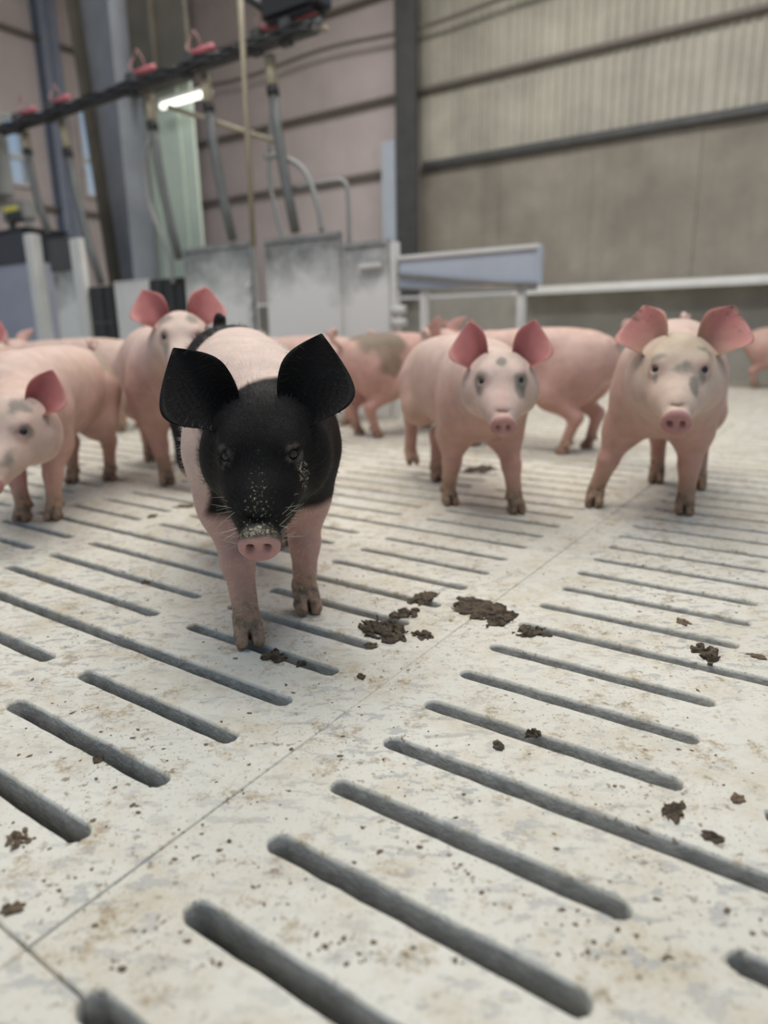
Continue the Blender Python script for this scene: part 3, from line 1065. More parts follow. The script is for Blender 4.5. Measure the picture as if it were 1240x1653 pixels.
def make_pig(label, group, loc, heading, feet, eye, disc, lat=None, sc=1.0, h=0.006, ears=None, paint=None, tail=True, ear_L=0.130, ear_W=0.053, head_scale=None, tail_up=0.0, torso=None):
    """feet: world xyz for front-left, front-right, hind-left, hind-right; eye / disc: world points of brow and snout disc"""
    loc = np.array([loc[0], loc[1], 0.0])
    hx = np.array([math.cos(heading), math.sin(heading), 0])
    hy = np.array([-hx[1], hx[0], 0])
    ROT = np.stack([hx, hy, [0, 0, 1]], 1)

    def L(p):
        return (np.array(p, float) - loc) @ ROT
    ft = [L(p) for p in feet]
    if eye is None:
        Ee, Dd = np.array([.475, 0, .43]) * sc, np.array([.575, 0, .335]) * sc
    else:
        Ee, Dd = L(eye), L(disc)
    d = Dd - Ee
    hs = head_scale or np.linalg.norm(d) / 0.145
    d = unit(d)
    ly = unit(np.array([lat[0], lat[1], lat[2]]) @ ROT) if lat is not None else np.array([0, 1.0, 0])
    ly = unit(ly - d * (ly @ d))
    zp = np.cross(d, ly)
    ang = math.atan2(0.038, 0.14)
    fx = unit(d * math.cos(ang) + zp * math.sin(ang))
    fz = np.cross(fx, ly)
    HM = np.stack([fx, ly, fz], 1)

    def H(p):
        return Ee + HM @ (np.array(p, float) * hs + np.array([0, 0, 0.012 * hs]))

    allp = np.array(ft + [Ee, Dd, H((.18, 0, -.05)), H((-.1, .1, 0)), H((-.1, -.1, 0)), H((-.1, 0, -.13)), (-.47 * sc, 0, .56 * sc), (.36 * sc, .14, .2)])
    lo = np.minimum(allp.min(0) - 0.07, (-.5 * sc, -.17 * sc, -.02))
    hi = np.maximum(allp.max(0) + 0.07, (.40 * sc, .17 * sc, .53 * sc))
    lo[2] = -0.018
    F = Field(lo, hi, h)
    # trunk
    F.torso(torso or TORSO, f=sc)
    for s in (-1, 1):
        F.ell(np.array((.19, s * .066, .31)) * sc, np.array((.075, .052, .115)) * sc, k=.03)
        F.ell(np.array((-.255, s * .062, .32)) * sc, np.array((.10, .060, .125)) * sc, k=.03)
    # neck from the shoulders to the back of the head
    nb = H((-.066, 0, -.062))
    F.cone(np.array((.20, 0, .355)) * sc, nb, .112 * sc, .075 * hs, k=.05)
    F.cone(np.array((.22, 0, .30)) * sc, H((-.06, 0, -.085)), .085 * sc, .062 * hs, k=.05)
    # legs
    for i, f in enumerate(ft):
        s = 1 if i % 2 == 0 else -1
        lift = f[2]
        if i < 2:
            sh = np.array((.195, s * .066, .30)) * sc
            rest = np.array((.185, s * .066, 0)) * sc
            dx = f - rest
            el = np.array((.172, s * .070, .215)) * sc + np.array((dx[0] * .25, dx[1] * .35, lift * .5))
            fet = f + np.array((-.006, 0, .048 * sc))
            wr = el * .5 + fet * .5 + np.array((.010, 0, 0.0))
            F.cone(sh, el, .064 * sc, .047 * sc, k=.04)
            F.cone(el, wr, .044 * sc, .0265 * sc, k=.03)
            F.cone(wr, wr + (fet - wr) * .12, .0275 * sc, .025 * sc, k=.012)
            F.cone(wr, fet, .0255 * sc, .0215 * sc, k=.01)
        else:
            hip = np.array((-.235, s * .058, .33)) * sc
            rest = np.array((-.265, s * .064, 0)) * sc
            dx = f - rest
            kn = np.array((-.170, s * .078, .235)) * sc + np.array((dx[0] * .35, dx[1] * .25, lift * .6))
            fet = f + np.array((-.006, 0, .048 * sc))
            hk = np.array((f[0] * .72 + (-.265 * sc) * .28 - .030 * sc, f[1] * .8 + s * .068 * sc * .2, .150 * sc + lift * 1.0))
            if lift > .02:
                hk = hk + np.array((.0, 0, .02))
                fet = f + np.array((-.025, 0, .040 * sc))
            F.cone(hip, kn, .088 * sc, .064 * sc, k=.04)
            F.cone(kn, hk, .055 * sc, .029 * sc, k=.03)
            F.cone(hk, hk + (fet - hk) * .15, .0285 * sc, .026 * sc, k=.012)
            F.cone(hk, fet, .0255 * sc, .0215 * sc, k=.01)
        # cloven hoof: two toes and two dewclaws
        tip = np.array((.024, 0, .0)) * sc
        if lift > .02:
            tip = np.array((.012, 0, -.012)) * sc
        for q in (-1, 1):
            F.cone(fet + np.array((0, q * .008, -.006)) * sc, f + tip + np.array((0, q * .0125, .014)) * sc, .0165 * sc, .0125 * sc, k=.004)
            F.cone(f + np.array((-.006, q * .0115, .012)) * sc, f + tip + np.array((0.0, q * .0125, .010)) * sc, .013 * sc, .0115 * sc, k=.004)
            F.cone(fet + np.array((-.018, q * .013, .004)) * sc, fet + np.array((-.025, q * .016, -.012)) * sc, .008 * sc, .006 * sc, k=.005)
        F.ell(f + tip + np.array((.004, 0, .006)) * sc, np.array((.024, .0028, .024)) * sc, k=.003, mode='cut')
    # tail
    if tail:
        b0 = np.array((-.385, 0, .435)) * sc
        P = [b0]
        for t in np.linspace(0, 1, 26):
            a = t * 8.5
            P.append(b0 + np.array((-.025 - .022 * t - .022 * math.sin(a), .012 * t * 2 - .01, .018 + tail_up + .055 * t * (1 - .4 * t) + .024 * (1 - math.cos(a)) * (1 - .3 * t))) * sc)
        for i in range(len(P) - 1):
            r = (.0125 - .0075 * i / len(P)) * sc
            F.cone(P[i], P[i + 1], max(r, h * .9), max(r * .97, h * .9), k=.004)
    # head
    F.ell(H((-.058, 0, -.046)), np.array((.080, .066, .064)) * hs, HM, k=.03)
    F.cone(H((-.012, 0, -.048)), H((.080, 0, -.054)), .054 * hs, .036 * hs, k=.025)
    F.cone(H((.070, 0, -.054)), H((.128, 0, -.056)), .0365 * hs, .0270 * hs, k=.02)
    F.cone(H((-.05, 0, -.102)), H((.088, 0, -.084)), .052 * hs, .020 * hs, k=.025)
    for s in (-1, 1):
        F.ell(H((-.056, s * .055, -.088)), np.array((.068, .050, .060)) * hs, HM, k=.035)
        F.ell(H((.022, s * .030, -.062)), np.array((.056, .030, .040)) * hs, HM, k=.025)
        F.ell(H((-.022, s * .037, -.004)), np.array((.028, .020, .012)) * hs, HM, k=.02)
        # mouth line
        F.cone(H((.116, s * .016, -.083)), H((.030, s * .046, -.090)), .0035 * hs, .003 * hs, k=.006, mode='cut')
    # snout disc with rim and nostrils, face turned slightly up
    ca, sa = math.cos(.30), math.sin(.30)
    tilt = np.array([[ca, 0, -sa], [0, 1, 0], [sa, 0, ca]])
    F.ell(H((.138, 0, -.056)), np.array((.0125, .0315, .0275)) * hs, HM @ tilt, k=.008)
    F.ell(H((.1525, 0, -.0515)), np.array((.007, .023, .019)) * hs, HM @ tilt, k=.006, mode='cut')
    for s in (-1, 1):
        F.ell(H((.147, s * .0125, -.0535)), np.array((.020, .0062, .0078)) * hs, HM, k=.003, mode='cut')
    for x in (.108, .116):
        F.cone(H((x, -.014, -.030)), H((x, .014, -.030)), .0022 * hs, .0022 * hs, k=.006, mode='cut')
    # eyes: lids swell around an opening
    eyes = []
    for s in (-1, 1):
        ec = np.array((.000, s * .0430, -.019))
        od = unit((.52, s * .55, .62))
        F.ell(H(ec), np.array((.019, .017, .017)) * hs, HM, k=.016)
        ax = unit(np.cross((0, 0, 1.0), od))
        up = np.cross(od, ax)
        EM = HM @ np.stack([ax, up, od], 1)
        F.ell(H(ec + od * .0170), np.array((.0115, .0082, .010)) * hs, EM, k=.003, mode='cut')
        eyes.append((H(ec + od * .0055), .0108 * hs))
    # feet stand flat on the slab
    sl, P = F.region(lo, hi)
    F.apply(sl, np.where(True, P[..., 2] - 0.0, 0), 0.002, 'cut')
    V, Q = F.mesh(2)
    V[:, 2] = np.maximum(V[:, 2], 0.0015)
    # ears
    paint_n = len(V)
    ear_info = []
    ears = ears or {}
    for s in (-1, 1):
        a0, n0 = ears.get(s, ((-.66, .62, .32), (.28, .05, .95)))
        a = unit((a0[0], s * a0[1], a0[2]))
        n = np.array((n0[0], s * n0[1], n0[2]), float)
        n = unit(n - a * (n @ a))
        b_ = np.cross(n, a)
        if s < 0:
            b_ = -b_
        g, q, Sg, T = ear_grid(ear_L * hs, ear_W * hs, 0.62)
        base = np.array((-.076, s * .053, -.010))
        bm_ = HM @ np.stack([a, b_, n], 1)
        W_ = H(base) + g @ bm_.T
        if np.linalg.det(bm_) < 0:
            q = q[:, ::-1]
        ear_info.append((len(V), len(g), np.concatenate([Sg, Sg]), np.concatenate([T, T])))
        Q = np.concatenate([Q, q + len(V)])
        V = np.concatenate([V, W_])
    # colours
    HL = (V - H((0, 0, 0))) @ HM / hs              # head coordinates of every vertex
    Lc = V / sc
    col = np.tile(PINK, (len(V), 1))
    msk = np.zeros((len(V), 3))
    msk[:, 2] = 1.0
    n1 = fbm(Lc * 9, 3)
    n2 = fbm(Lc * 30, 11)

    def mix(w, c):
        w = np.clip(w, 0, 1)[:, None]
        col[:] = col * (1 - w) + np.array(c) * w
    mix(sstep(.30, .47, Lc[:, 2] + (n1 - .5) * .12) * .8, PALE)        # pale hair along the back
    mix(sstep(.26, .10, Lc[:, 2]) * .55, ROSE)                          # ruddier legs
    inhead = sstep(-.14, -.09, HL[:, 0]) * sstep(.16, .11, np.abs(HL[:, 1])) * sstep(-.18, -.14, HL[:, 2])
    soft = sstep(-.20, -.04, HL[:, 0]) * sstep(.20, .07, np.abs(HL[:, 1])) * sstep(-.24, -.09, HL[:, 2])
    mix(soft * .75, PALE * .97)
    n0 = fbm(Lc * 4.5, 21)
    mix(sstep(.5, .75, n0) * .35, (0.60, 0.47, 0.33))                    # straw-coloured stain in the hair
    snout = sstep(.126, .134, HL[:, 0]) * inhead
    mix(snout, (0.46, 0.235, 0.22))
    msk[:, 1] = np.maximum(msk[:, 1], snout * .30)
    for ec_s in (-1, 1):
        de = np.linalg.norm(HL - np.array((.008, ec_s * .050, -.010)), axis=1)
        mix(sstep(.034, .016, de) * .5, (0.42, 0.24, 0.22))
    lower = sstep(.13, .035, Lc[:, 2] + (n2 - .5) * .06)
    mix(lower * .8, TAN)
    msk[:, 1] = np.maximum(msk[:, 1], sstep(.18, .03, Lc[:, 2]) * .50)
    for k0, kn, Sg, T in ear_info:
        half = kn // 2
        c = np.tile(np.array((0.60, 0.30, 0.29)), (kn, 1))
        e = np.clip(Sg, 0, 1)
        edge = np.abs(T) ** 3
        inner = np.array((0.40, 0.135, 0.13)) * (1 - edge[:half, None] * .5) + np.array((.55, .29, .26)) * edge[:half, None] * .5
        canal_shade = (sstep(.40, .0, e[:half]) * (1 - edge[:half] * .7))[:, None]  # shade of the ear canal painted into the colour near the base
        inner = inner * (1 - canal_shade * .8) + np.array((.10, .022, .022)) * canal_shade * .8
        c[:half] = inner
        c[half:] = np.array((.68, .46, .42))
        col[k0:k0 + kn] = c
        msk[k0:k0 + kn, 1] = 0.1
        msk[k0:k0 + kn, 0] = 0
    if paint:
        paint(col, msk, Lc, HL, mix, inhead, n1, n2, ear_info)
    me = np_mesh('pig', V, Q, M_PIG)
    set_attr(me, 'Col', np.clip(col, 0, 1))
    set_attr(me, 'Mask', np.clip(msk, 0, 1))
    o = bpy.data.objects.new('pig', me)
    o.location = loc
    o.rotation_euler = (0, 0, heading)
    link(o)
    tag(o, label, 'pig', group)
    for c, r in eyes:
        bm = bmesh.new()
        bmesh.ops.create_uvsphere(bm, u_segments=16, v_segments=10, radius=r)
        em = bpy.data.meshes.new('eye')
        bm.to_mesh(em)
        bm.free()
        em.polygons.foreach_set('use_smooth', [True] * len(em.polygons))
        em.materials.append(M_EYE)
        eo = bpy.data.objects.new('eye', em)
        eo.location = c
        link(eo, o)
    return o, V, Q, HL, Lc, H, HM, hs


def blot(mix_, x, c, r, col, amt=1.0, n=None):
    d = np.linalg.norm((x - np.array(c)) / np.array(r), axis=1)
    if n is not None:
        d = d + (n - .5) * 1.4
    w = sstep(1.0, .7, d) * amt
    if mix_ is not None:
        mix_(w, col)
    return w


# paints ------------------------------------------------------------
def paint_black(col, msk, Lc, HL, mix, inhead, n1, n2, ear_info):
    x, y, z = Lc.T
    mix(sstep(.20, .30, z) * .7, PALE * .98)
    front = sstep(.325, .345, x + (n1 - .5) * .05 + .62 * np.maximum(.44 - z, 0) + .45 * y) * sstep(.20, .225, z + (n1 - .5) * .03)
    hd = np.maximum(front, inhead)
    disc = sstep(.133, .139, HL[:, 0] + (n2 - .5) * .010 - .16 * np.maximum(HL[:, 2] + .050, 0)) * inhead
    hd = hd * (1 - disc)
    rump = sstep(-.085, -.105, x + .7 * y + (n1 - .5) * .06) * sstep(.20, .23, z + (n1 - .5) * .04)
    b = np.maximum(hd, rump)
    mix(b, BLACK)
    msk[:, 2] = 1 - b
    msk[:, 1] *= (1 - b)
    # dusty snout, brow and eye rims
    nose = sstep(.07, .125, HL[:, 0]) * inhead * sstep(-.06, -.03, HL[:, 2])
    br = sstep(.055, .0, np.abs(HL[:, 1])) * sstep(-.05, .09, HL[:, 0]) * inhead
    msk[:, 0] = (.27 * inhead + .16 * br + .03 * nose) * (1 - disc) + disc * .26
    for s in (-1, 1):
        de = np.linalg.norm((HL - np.array((.008, s * .050, -.012))) / np.array((1, .8, 1)), axis=1)
        ring = sstep(.023, .016, de)
        mix(ring * .75 * inhead * sstep(.35, .65, fbm(HL * 120, 5)), (.13, .11, .095))
        msk[:, 0] += .07 * sstep(.034, .018, de)
    msk[:, 0] += .22 * blot(None, HL, (.030, .064, -.040), (.034, .012, .04), BLACK, 1, n2) * inhead
    rim = sstep(.118, .130, HL[:, 0]) * inhead * (1 - disc)
    mix(rim * .55, (.13, .115, .085))
    msk[:, 0] += rim * .07
    msk[:, 1] *= (1 - inhead * (1 - disc))
    for k0, kn, Sg, T in ear_info:
        col[k0:k0 + kn] = BLACK * np.where(np.arange(kn) < kn // 2, .8, 1.0)[:, None]
        msk[k0:k0 + kn, 2] = 0
        msk[k0:k0 + kn, 1] = 0
        msk[k0:k0 + kn, 0] = .24 + .1 * np.abs(T) ** 4


def grey_face(col, msk, HL, mix, inhead, n2, spots, amt=.8):
    for c, r in spots:
        d = np.linalg.norm((HL - np.array(c)) / np.array(r), axis=1) + (n2 - .5) * 2.2
        mix(sstep(1.05, .25, d) * inhead * amt, GREY)


def paint_G(col, msk, Lc, HL, mix, inhead, n1, n2, ear_info):
    grey_face(col, msk, HL, mix, inhead, n2, [((.010, -.050, -.01), (.035, .030, .04)), ((-.035, 0.0, .02), (.018, .014, .04)), ((.004, .050, -.01), (.028, .020, .04)), ((.03, .045, -.03), (.03, .018, .04))], .75)
    mix(sstep(.0, .06, HL[:, 0]) * inhead * sstep(.03, .0, np.abs(HL[:, 1])) * .45, (.62, .37, .31))


def paint_I(col, msk, Lc, HL, mix, inhead, n1, n2, ear_info):
    soft = sstep(-.20, -.05, HL[:, 0]) * sstep(.15, .04, np.abs(HL[:, 1])) * sstep(-.15, -.03, HL[:, 2])
    mix(soft * sstep(.03, -.05, HL[:, 0]) * (.35 + .6 * n2), (.48, .40, .27))
    grey_face(col, msk, HL, mix, inhead, n2, [((-.012, -.045, .0), (.022, .030, .03)), ((.025, -.046, -.02), (.022, .012, .03)), ((.018, .002, .01), (.018, .026, .03)), ((.028, .046, -.02), (.026, .010, .03)), ((.05, .03, -.03), (.03, .012, .03)), ((-.04, .045, .01), (.02, .022, .03))], .8)
    blot(mix, Lc, (-.10, .075, .47), (.032, .022, .05), BLACK, 1.0)
    for k0, kn, Sg, T in ear_info:
        half = kn // 2
        msk[k0:k0 + half, 1] = .30 + .25 * np.clip(Sg[:half], 0, 1) ** 2


def paint_C(col, msk, Lc, HL, mix, inhead, n1, n2, ear_info):
    grey_face(col, msk, HL, mix, inhead, n2, [((.0, .05, -.01), (.022, .022, .03)), ((-.045, .035, .02), (.035, .03, .03)), ((.07, .03, -.03), (.03, .025, .03))], .8)
    w = blot(None, Lc, (-.26, .10, .42), (.08, .06, .09), GREY, 1, n1)
    mix(w * .6, (.24, .22, .14))


def paint_B(col, msk, Lc, HL, mix, inhead, n1, n2, ear_info):
    grey_face(col, msk, HL, mix, inhead, n2, [((-.055, -.045, .02), (.030, .028, .03)), ((-.055, .045, .02), (.032, .030, .03)), ((.005, -.05, -.01), (.02, .016, .03)), ((.045, -.045, -.03), (.035, .018, .03))], .75)


def paint_F(col, msk, Lc, HL, mix, inhead, n1, n2, ear_info):
    mix(np.ones(len(Lc)) * .55, (.58, .31, .26))
    w = sstep(-.36, -.30, Lc[:, 0]) * sstep(-.06, -.10, Lc[:, 0] + (n1 - .5) * .06) * sstep(.36, .41, Lc[:, 2] + (n1 - .5) * .16)
    w2 = blot(None, Lc, (-.19, -.11, .35), (.09, .08, .085), GREY, 1, n1)
    w = np.maximum(w, w2 * .85)
    mix(w * .85, (.17, .15, .105))


def paint_ruddy(col, msk, Lc, HL, mix, inhead, n1, n2, ear_info):
    mix(np.ones(len(Lc)) * .35, (.58, .33, .28))


GP = 'young pigs on the slatted floor'
PIGS = {}


def placed(front, hind):
    f = [(np.array(front[0]) + np.array(front[1])) / 2, (np.array(hind[0]) + np.array(hind[1])) / 2]
    d = f[0] - f[1]
    return f, math.atan2(d[1], d[0])


# A: black-headed pig in front
fl, fr, hl, hr = (-.148, 1.199, 0), (-.232, 1.068, 0), (-.245, 1.62, 0), (-.395, 1.66, 0)
A = make_pig('black-headed pig with a pale belt walking up in front', GP, (-.268, 1.37), math.atan2(-.475, .155), [fl, fr, hl, hr],
             (-.168, .930, .345), (-.163, .852, .238), lat=(1, 0.06, 0.0), sc=1.0, h=0.0034, paint=paint_black, torso=TORSO_A, tail_up=.03,
             ears={1: ((-.84, .40, .28), (.25, .25, .95)), -1: ((-.70, .70, .25), (.35, .15, .95))}, ear_L=.142, ear_W=.060)
# G: facing pig right of centre
make_pig('pink pig with dark-rimmed eyes facing the camera, middle of the picture', GP, (.246, 2.15), math.atan2(-.45, .095),
         [(.371, 1.885, 0), (.194, 1.993, 0), (.185, 2.335, 0), (.105, 2.43, 0.05)], (.279, 1.63, .388), (.270, 1.54, .293), lat=(1, -.14, 0), sc=.98, h=.005, paint=paint_G,
         ears={1: ((-.82, .42, .35), (.2, .35, .9)), -1: ((-.86, .30, .35), (.2, .45, .9))})
# I: right pig with splayed legs
make_pig('pink pig at the right with splayed front legs and a black spot on its back', GP, (.845, 2.035), math.atan2(-.46, -.22),
         [(.832, 1.84, 0), (.614, 1.94, 0), (1.0, 2.135, 0), (.909, 2.24, 0)], (.690, 1.62, .408), (.650, 1.52, .298), lat=(1, -.38, 0), sc=1.05, h=.005, paint=paint_I,
         ears={1: ((-.84, .50, .20), (.25, .3, .9)), -1: ((-.90, .36, .20), (.25, .35, .9))}, ear_L=.132, ear_W=.058)
# C: left pig, head cut by the picture edge
make_pig('pale pig at the left with a lowered head cut off by the picture edge', GP, (-1.02, 2.14), math.atan2(-.54, .03),
         [(-.937, 1.896, 0), (-1.021, 1.889, 0), (-.985, 2.44, 0), (-1.103, 2.40, 0)], (-.885, 1.60, .298), (-.885, 1.51, .185), lat=(1, .18, -.03), sc=.96, h=.006, paint=paint_C,
         ears={1: ((-.85, .36, .30), (.2, .5, .8)), -1: ((-.85, .36, .3), (.2, .5, .8))}, ear_L=.105, ear_W=.046)
# B: pig looking over the black pig
make_pig('pale pig with upright ears looking over the back of the black-headed pig', GP, (-.80, 2.56), math.atan2(-.5, .22),
         [(-.625, 2.30, 0), (-.755, 2.35, 0), (-.83, 2.80, 0), (-.965, 2.82, 0)], (-.585, 2.08, .50), (-.56, 1.99, .40), lat=(1, .22, 0), sc=1.08, h=.006, paint=paint_B,
         ears={1: ((-.88, .40, .25), (.2, .35, .9)), -1: ((-.84, .48, .25), (.2, .3, .9))}, ear_L=.142, ear_W=.060)
# F: muddy pig walking behind the middle pig
make_pig('pink pig with a muddy grey rump and curled tail behind the middle pig', GP, (.115, 3.55), math.atan2(.6, .8),
         [(.228, 3.716, 0), (.306, 3.612, 0), (-.124, 3.452, 0.0), (-.03, 3.355, 0)], None, None, sc=1.0, h=.007, paint=paint_F)
# H: pig side-on behind, facing left
make_pig('pink pig side-on behind the middle pig, head hidden, rump to the right', GP, (.615, 3.0), math.atan2(.6, -.8),
         [(.42, 3.06, 0), (.50, 3.17, 0), (.745, 2.80, 0), (.885, 2.93, 0)], None, None, sc=1.02, h=.007, paint=paint_ruddy)
# E: pig between the left pigs
make_pig('pale pig seen between the two left pigs, farther back', GP, (-1.66, 3.86), math.atan2(.25, -1.0),
         [(-1.88, 3.83, 0), (-1.84, 3.97, 0), (-1.41, 3.72, 0), (-1.36, 3.88, 0)], None, None, sc=1.0, h=.008)
# D: pig of which one ear shows at the left edge
make_pig('pig at the left edge of which only a pink ear shows', GP, (-1.72, 3.04), math.atan2(-.5, .22),
         [(-1.56, 2.82, 0), (-1.68, 2.78, 0), (-1.76, 3.30, 0), (-1.88, 3.26, 0)], None, None, sc=1.02, h=.008)
# K: pig behind the muddy one
make_pig('pink pig partly hidden behind the right ear of the black-headed pig', GP, (-.46, 3.95), math.atan2(.15, -1.0),
         [(-.66, 3.90, 0), (-.63, 4.05, 0), (-.20, 3.82, 0), (-.17, 3.99, 0)], None, None, sc=.98, h=.008, paint=paint_ruddy)
# J: pig far right by the wall
make_pig('small pink pig by the far wall at the right edge', GP, (3.30, 5.60), math.atan2(-.35, 1.0),
         [(3.52, 5.60, 0), (3.45, 5.46, 0), (3.10, 5.78, 0), (3.03, 5.66, 0)], None, None, sc=.98, h=.009, paint=paint_ruddy)

# ------------------------------------------------------------------ bristles of the black-headed pig
def bristles():
    o, V, Q, HL, Lc, H, HM, hs = A
    rnd = np.random.default_rng(3)
    a, b_, c = V[Q[:, 0]], V[Q[:, 1]], V[Q[:, 2]]
    nrm = np.cross(b_ - a, c - a)
    nl = np.linalg.norm(nrm, axis=1)
    nrm = nrm / np.maximum(nl, 1e-12)[:, None]
    cen = (a + V[Q[:, 2]]) / 2
    hq = HL[Q[:, 0]]
    me = o.data
    col = np.zeros(len(me.vertices) * 4, np.float32)
    me.color_attributes['Col'].data.foreach_get('color', col)
    dark = col.reshape(-1, 4)[Q[:, 0], 0] < .1
    inh = (hq[:, 0] > -.13) & (np.abs(hq[:, 1]) < .13) & (hq[:, 2] > -.15)
    groups = [('bristles', dark & inh & (hq[:, 0] < .115), 6500, .009, .00022, mat('black_bristle', (.016, .015, .014), .45, spec=.25)),
              ('bristles', dark & ~inh, 2500, .012, .0002, mat('black_bristle', (.016, .015, .014), .45, spec=.25)),
              ('bristles', ~dark & (Lc[Q[:, 0], 2] > .05) & ~inh, 4500, .010, .00016, mat('pale_bristle', (.72, .66, .58), .5))]
    back = -HM[:, 0]
    for name, m_, cnt, ln, wd, mt in groups:
        ids = np.nonzero(m_)[0]
        if len(ids) == 0:
            continue
        ids = rnd.choice(ids, cnt, p=nl[ids] / nl[ids].sum())
        p, n = cen[ids], nrm[ids]
        flow = np.where(inh[ids][:, None], back[None, :], np.array((-1, 0, -.35))[None, :])
        flow = flow - n * (flow * n).sum(1)[:, None] + rnd.normal(0, .25, (cnt, 3))
        flow /= np.linalg.norm(flow, axis=1)[:, None]
        l = ln * rnd.uniform(.6, 1.3, cnt)[:, None]
        side = np.cross(n, flow) * wd
        q1 = p + (n * .45 + flow * .5) * l
        q2 = p + (n * .55 + flow * 1.0) * l
        VV = np.stack([p + side, p - side, q1 - side * .7, q1 + side * .7, q2 - side * .2, q2 + side * .2], 1).reshape(-1, 3)
        k = np.arange(cnt)[:, None] * 6
        QQ = np.concatenate([k + np.array([0, 1, 2, 3]), k + np.array([3, 2, 4, 5])])
        ho = bpy.data.objects.new(name, np_mesh(name, VV, QQ, mt, False))
        tag(ho, kind='stuff')
        link(ho, o)
    # long pale whiskers around the muzzle
    mb = MB()
    rr = random.Random(8)
    for i in range(46):
        s = rr.choice((-1, 1))
        x = rr.uniform(.05, .135)
        st = np.array((x, s * (.040 - .10 * max(0, x - .06)) * rr.uniform(.8, 1.0), rr.uniform(-.09, -.03)))
        dr = unit((rr.uniform(-.1, .7), s * rr.uniform(.4, 1.0), rr.uniform(-.2, .9)))
        ln = rr.uniform(.015, .038)
        bend = np.array((rr.uniform(-.3, .3), 0, rr.uniform(-.3, .4)))
        P = [H(st + dr * ln * t + bend * ln * t * t * .6) for t in (0, .35, .7, 1)]
        mb.tube(P, [.00024, .0002, .00016, .00008], 4)
    mb.build('whiskers', mat('whisker_hair', (.75, .68, .55), .4), o)['kind'] = 'stuff'


bristles()

# ------------------------------------------------------------------ manure on the floor
M_DUNG = mat('dark_manure', (0.13, 0.09, 0.052), 0.75, dark=(0.024, 0.016, 0.010), var=0.6, vscale=45, bumps=0.8, bscale=260)
M_DUNGL = mat('dry_manure', (0.20, 0.14, 0.085), 0.85, var=0.5, vscale=80, bumps=0.7, bscale=240)


def clump(x, y, sx, sy, hgt, seed, label, m=None, ang=0.0, pieces=7):
    rnd = random.Random(seed)
    h = max(.0012, min(sx, sy) / 34)
    pieces *= 2
    F = Field((-sx * .75, -sy * .75, -.003), (sx * .75, sy * .75, hgt * 2.0 + .006), h)
    for i in range(pieces * 2):
        t = rnd.uniform(0, 2 * math.pi)
        rr = rnd.uniform(0, .42) ** .8 if i else 0
        c = (sx * rr * math.cos(t), sy * rr * math.sin(t), hgt * rnd.uniform(.0, .12))
        if i % 3:      # thin smears
            F.ell(c, (sx * rnd.uniform(.06, .17), sy * rnd.uniform(.05, .15), hgt * rnd.uniform(.10, .25)), k=min(.004, sx * .05))
        else:          # lumps
            F.ell((c[0] * .7, c[1] * .7, hgt * .2), (sx * rnd.uniform(.05, .14), sy * rnd.uniform(.05, .14), hgt * rnd.uniform(.25, .55)), k=min(.005, sx * .06))
    for i in range(pieces):
        t = rnd.uniform(0, 2 * math.pi)
        a = np.array((sx * .30 * math.cos(t), sy * .30 * math.sin(t), .001))
        b = a + np.array((sx * rnd.uniform(-.22, .22), sy * rnd.uniform(-.22, .22), hgt * rnd.uniform(-.1, .3)))
        F.cone(a, b, max(h, sx * .03), max(h * .8, sx * .02), k=.002)
    V, Q = F.mesh(1)
    nz = fbm(V * 160, seed) - .5
    V = V + np.stack([nz, fbm(V * 170 + 9, seed + 1) - .5, fbm(V * 150 + 5, seed + 2) - .5], 1) * min(.011, sx * .16)
    V[:, 2] = np.maximum(V[:, 2], -.0005)
    o = bpy.data.objects.new('manure_clump', np_mesh('manure_clump', V, Q, m or M_DUNG))
    o.location = (x, y, 0.0)
    o.rotation_euler = (0, 0, ang)
    link(o)
    tag(o, label, 'manure', 'manure on the slats')


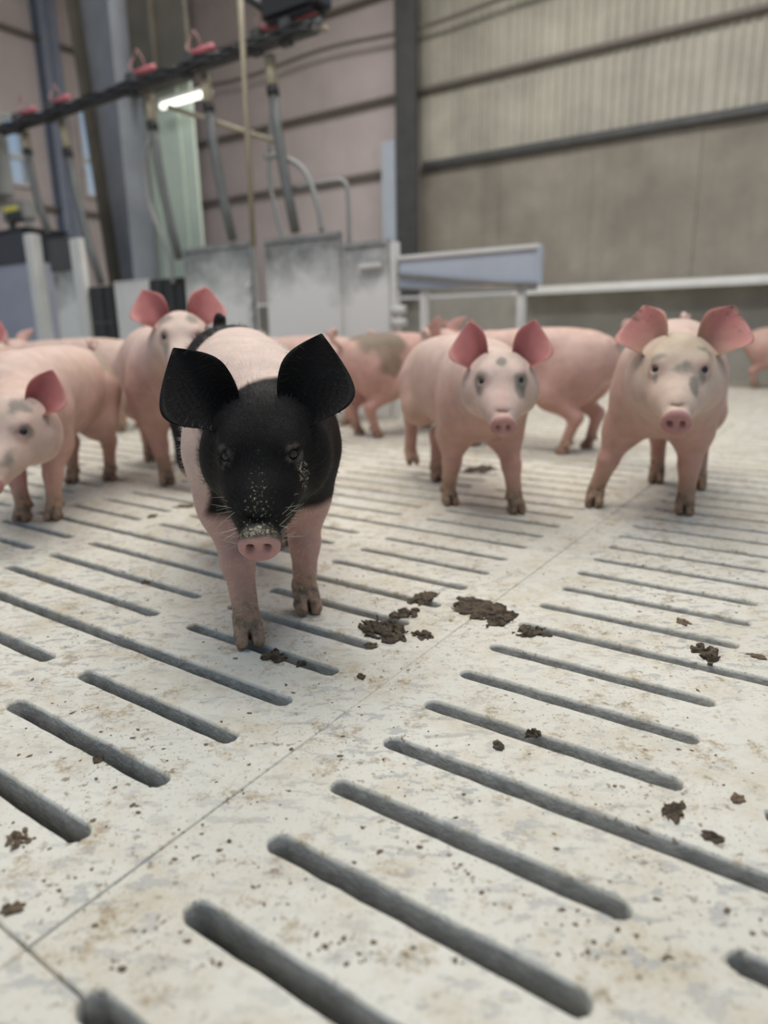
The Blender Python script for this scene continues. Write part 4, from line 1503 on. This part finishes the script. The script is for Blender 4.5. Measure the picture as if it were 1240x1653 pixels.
CLUMPS = [
    (-0.006, 1.096, 0.1003, 0.0803, 0.02, 0, 'dark wet manure heap just right of the black-headed pig, at a slot end'),
    (0.036, 1.17, 0.0637, 0.0446, 0.01, 0, 'ring of dark manure behind the wet heap'),
    (0.063, 1.078, 0.0395, 0.0316, 0.012, 0, 'small dark manure lump right of the wet heap'),
    (0.075, 1.247, 0.0824, 0.0494, 0.007, 0, 'thin brown manure smear at the end of a slot beyond the wet heap'),
    (0.178, 1.184, 0.121, 0.0908, 0.018, 0, 'largest dark manure patch, in the middle of the seam strip'),
    (0.202, 1.14, 0.0963, 0.0578, 0.01, 0, 'flat manure bits joining the two middle patches'),
    (0.238, 1.086, 0.0723, 0.0434, 0.014, 0, 'dark manure lump covering the start of a right-hand slot'),
    (0.504, 0.985, 0.0693, 0.0416, 0.015, 0, 'dark flat manure lump between two right-hand slots'),
    (-0.181, 1.005, 0.0523, 0.0366, 0.016, 0, 'dark manure ring lying at the front hoof of the black-headed pig'),
    (-0.133, 0.98, 0.0243, 0.017, 0.012, 0, 'small dark manure pellet right of the hoof'),
    (-0.026, 1.042, 0.023, 0.0207, 0.01, 0, 'small dark lump on the slot end below the wet heap'),
    (-0.039, 0.937, 0.021, 0.0147, 0.008, 0, 'little dark lump below the wet heap on bare floor'),
    (0.185, 0.777, 0.0216, 0.0195, 0.014, 0, 'dark lump sitting over a right-hand slot'),
    (0.137, 0.754, 0.023, 0.0184, 0.008, 0, 'dark flake just in front of the lump on the slot'),
    (0.304, 0.628, 0.0393, 0.0236, 0.008, 0, 'crumbled dark manure at the right, in front of the slot ends'),
    (0.326, 0.589, 0.0263, 0.0158, 0.01, 0, 'dark lump at the lower right by the long slot'),
    (-0.355, 0.74, 0.0173, 0.0156, 0.01, 0, 'dark piece on the edge of a left-hand slot'),
    (-0.503, 1.361, 0.0232, 0.0185, 0.008, 0, 'dark pellet between the upper left slots'),
    (0.519, 1.113, 0.0373, 0.0224, 0.006, 1, 'brown flake beyond the flat lump at the right'),
    (-0.599, 2.019, 0.0719, 0.0431, 0.008, 1, 'dry brown flake between the pale pigs at the left'),
    (-0.666, 1.908, 0.0501, 0.0301, 0.008, 1, 'smaller dry brown flake between the pale pigs at the left'),
    (-0.343, 0.513, 0.0241, 0.0145, 0.01, 1, 'dry ochre flake at the lower left edge'),
    (-0.383, 0.602, 0.0324, 0.0227, 0.01, 1, 'crumbled brown manure by the lower left slot'),
    (0.38, 0.646, 0.0217, 0.0152, 0.008, 1, 'small brown crumbs at the right edge'),
    (0.578, 0.98, 0.0308, 0.0185, 0.006, 1, 'flat brown flake at the right edge level with the dark lump'),
    (0.359, 2.51, 0.1711, 0.1027, 0.008, 0, 'dark streak of manure under the middle pig')]
for i, (x, y, sx, sy, hg, dry, lab) in enumerate(CLUMPS):
    clump(x, y, sx, sy, hg, 20 + i, lab, M_DUNGL if dry else M_DUNG, ang=(i * 1.7) % 3.1 - 1.2, pieces=9 if sx > .08 else 6)


def crumbs():
    rnd = np.random.default_rng(12)
    n = 5200
    yy = .45 + 3.0 * rnd.random(n) ** 1.6
    xx = (rnd.random(n) - .5) * 2 * (.35 + yy * .62)
    uu = ((xx - ORG.x) * DU.x + (yy - ORG.y) * DU.y) / S
    vv = ((xx - ORG.x) * DV.x + (yy - ORG.y) * DV.y) / S
    fr = np.abs((vv + .5) % 1.0 - .5)
    keep = fr > .19
    cl = fbm(np.stack([xx * 3, yy * 3, xx * 0], 1), 5)
    keep &= rnd.random(n) < sstep(.3, .65, cl) + .15
    xx, yy = xx[keep], yy[keep]
    n = len(xx)
    r = .0008 + .0036 * rnd.random(n) ** 3.5
    base = np.array([(1, 0, 0), (.3, .95, 0), (-.8, .55, 0), (-.75, -.6, 0), (.35, -.9, 0), (.1, .05, .8)])
    ang = rnd.random(n) * 6.28
    P = base[None] * (1 + .9 * (rnd.random((n, 6, 1)) - .5)) * r[:, None, None]
    c, s = np.cos(ang)[:, None], np.sin(ang)[:, None]
    P = np.stack([P[..., 0] * c - P[..., 1] * s * .7, P[..., 0] * s + P[..., 1] * c * .7, P[..., 2] * .35 + .0002], -1)
    P += np.stack([xx, yy, np.zeros(n)], 1)[:, None]
    fs_ = []
    mb = MB()
    V = P.reshape(-1, 3)
    for k in range(n):
        q = k * 6
        fs_ += [(q + i, q + (i + 1) % 5, q + 5) for i in range(5)]
    mb.v, mb.f = [tuple(p) for p in V], fs_
    o = mb.build('manure_crumbs', M_DUNGL)
    tag(o, 'scattered dry brown crumbs all over the pale floor', 'crumbs', kind='stuff')


crumbs()
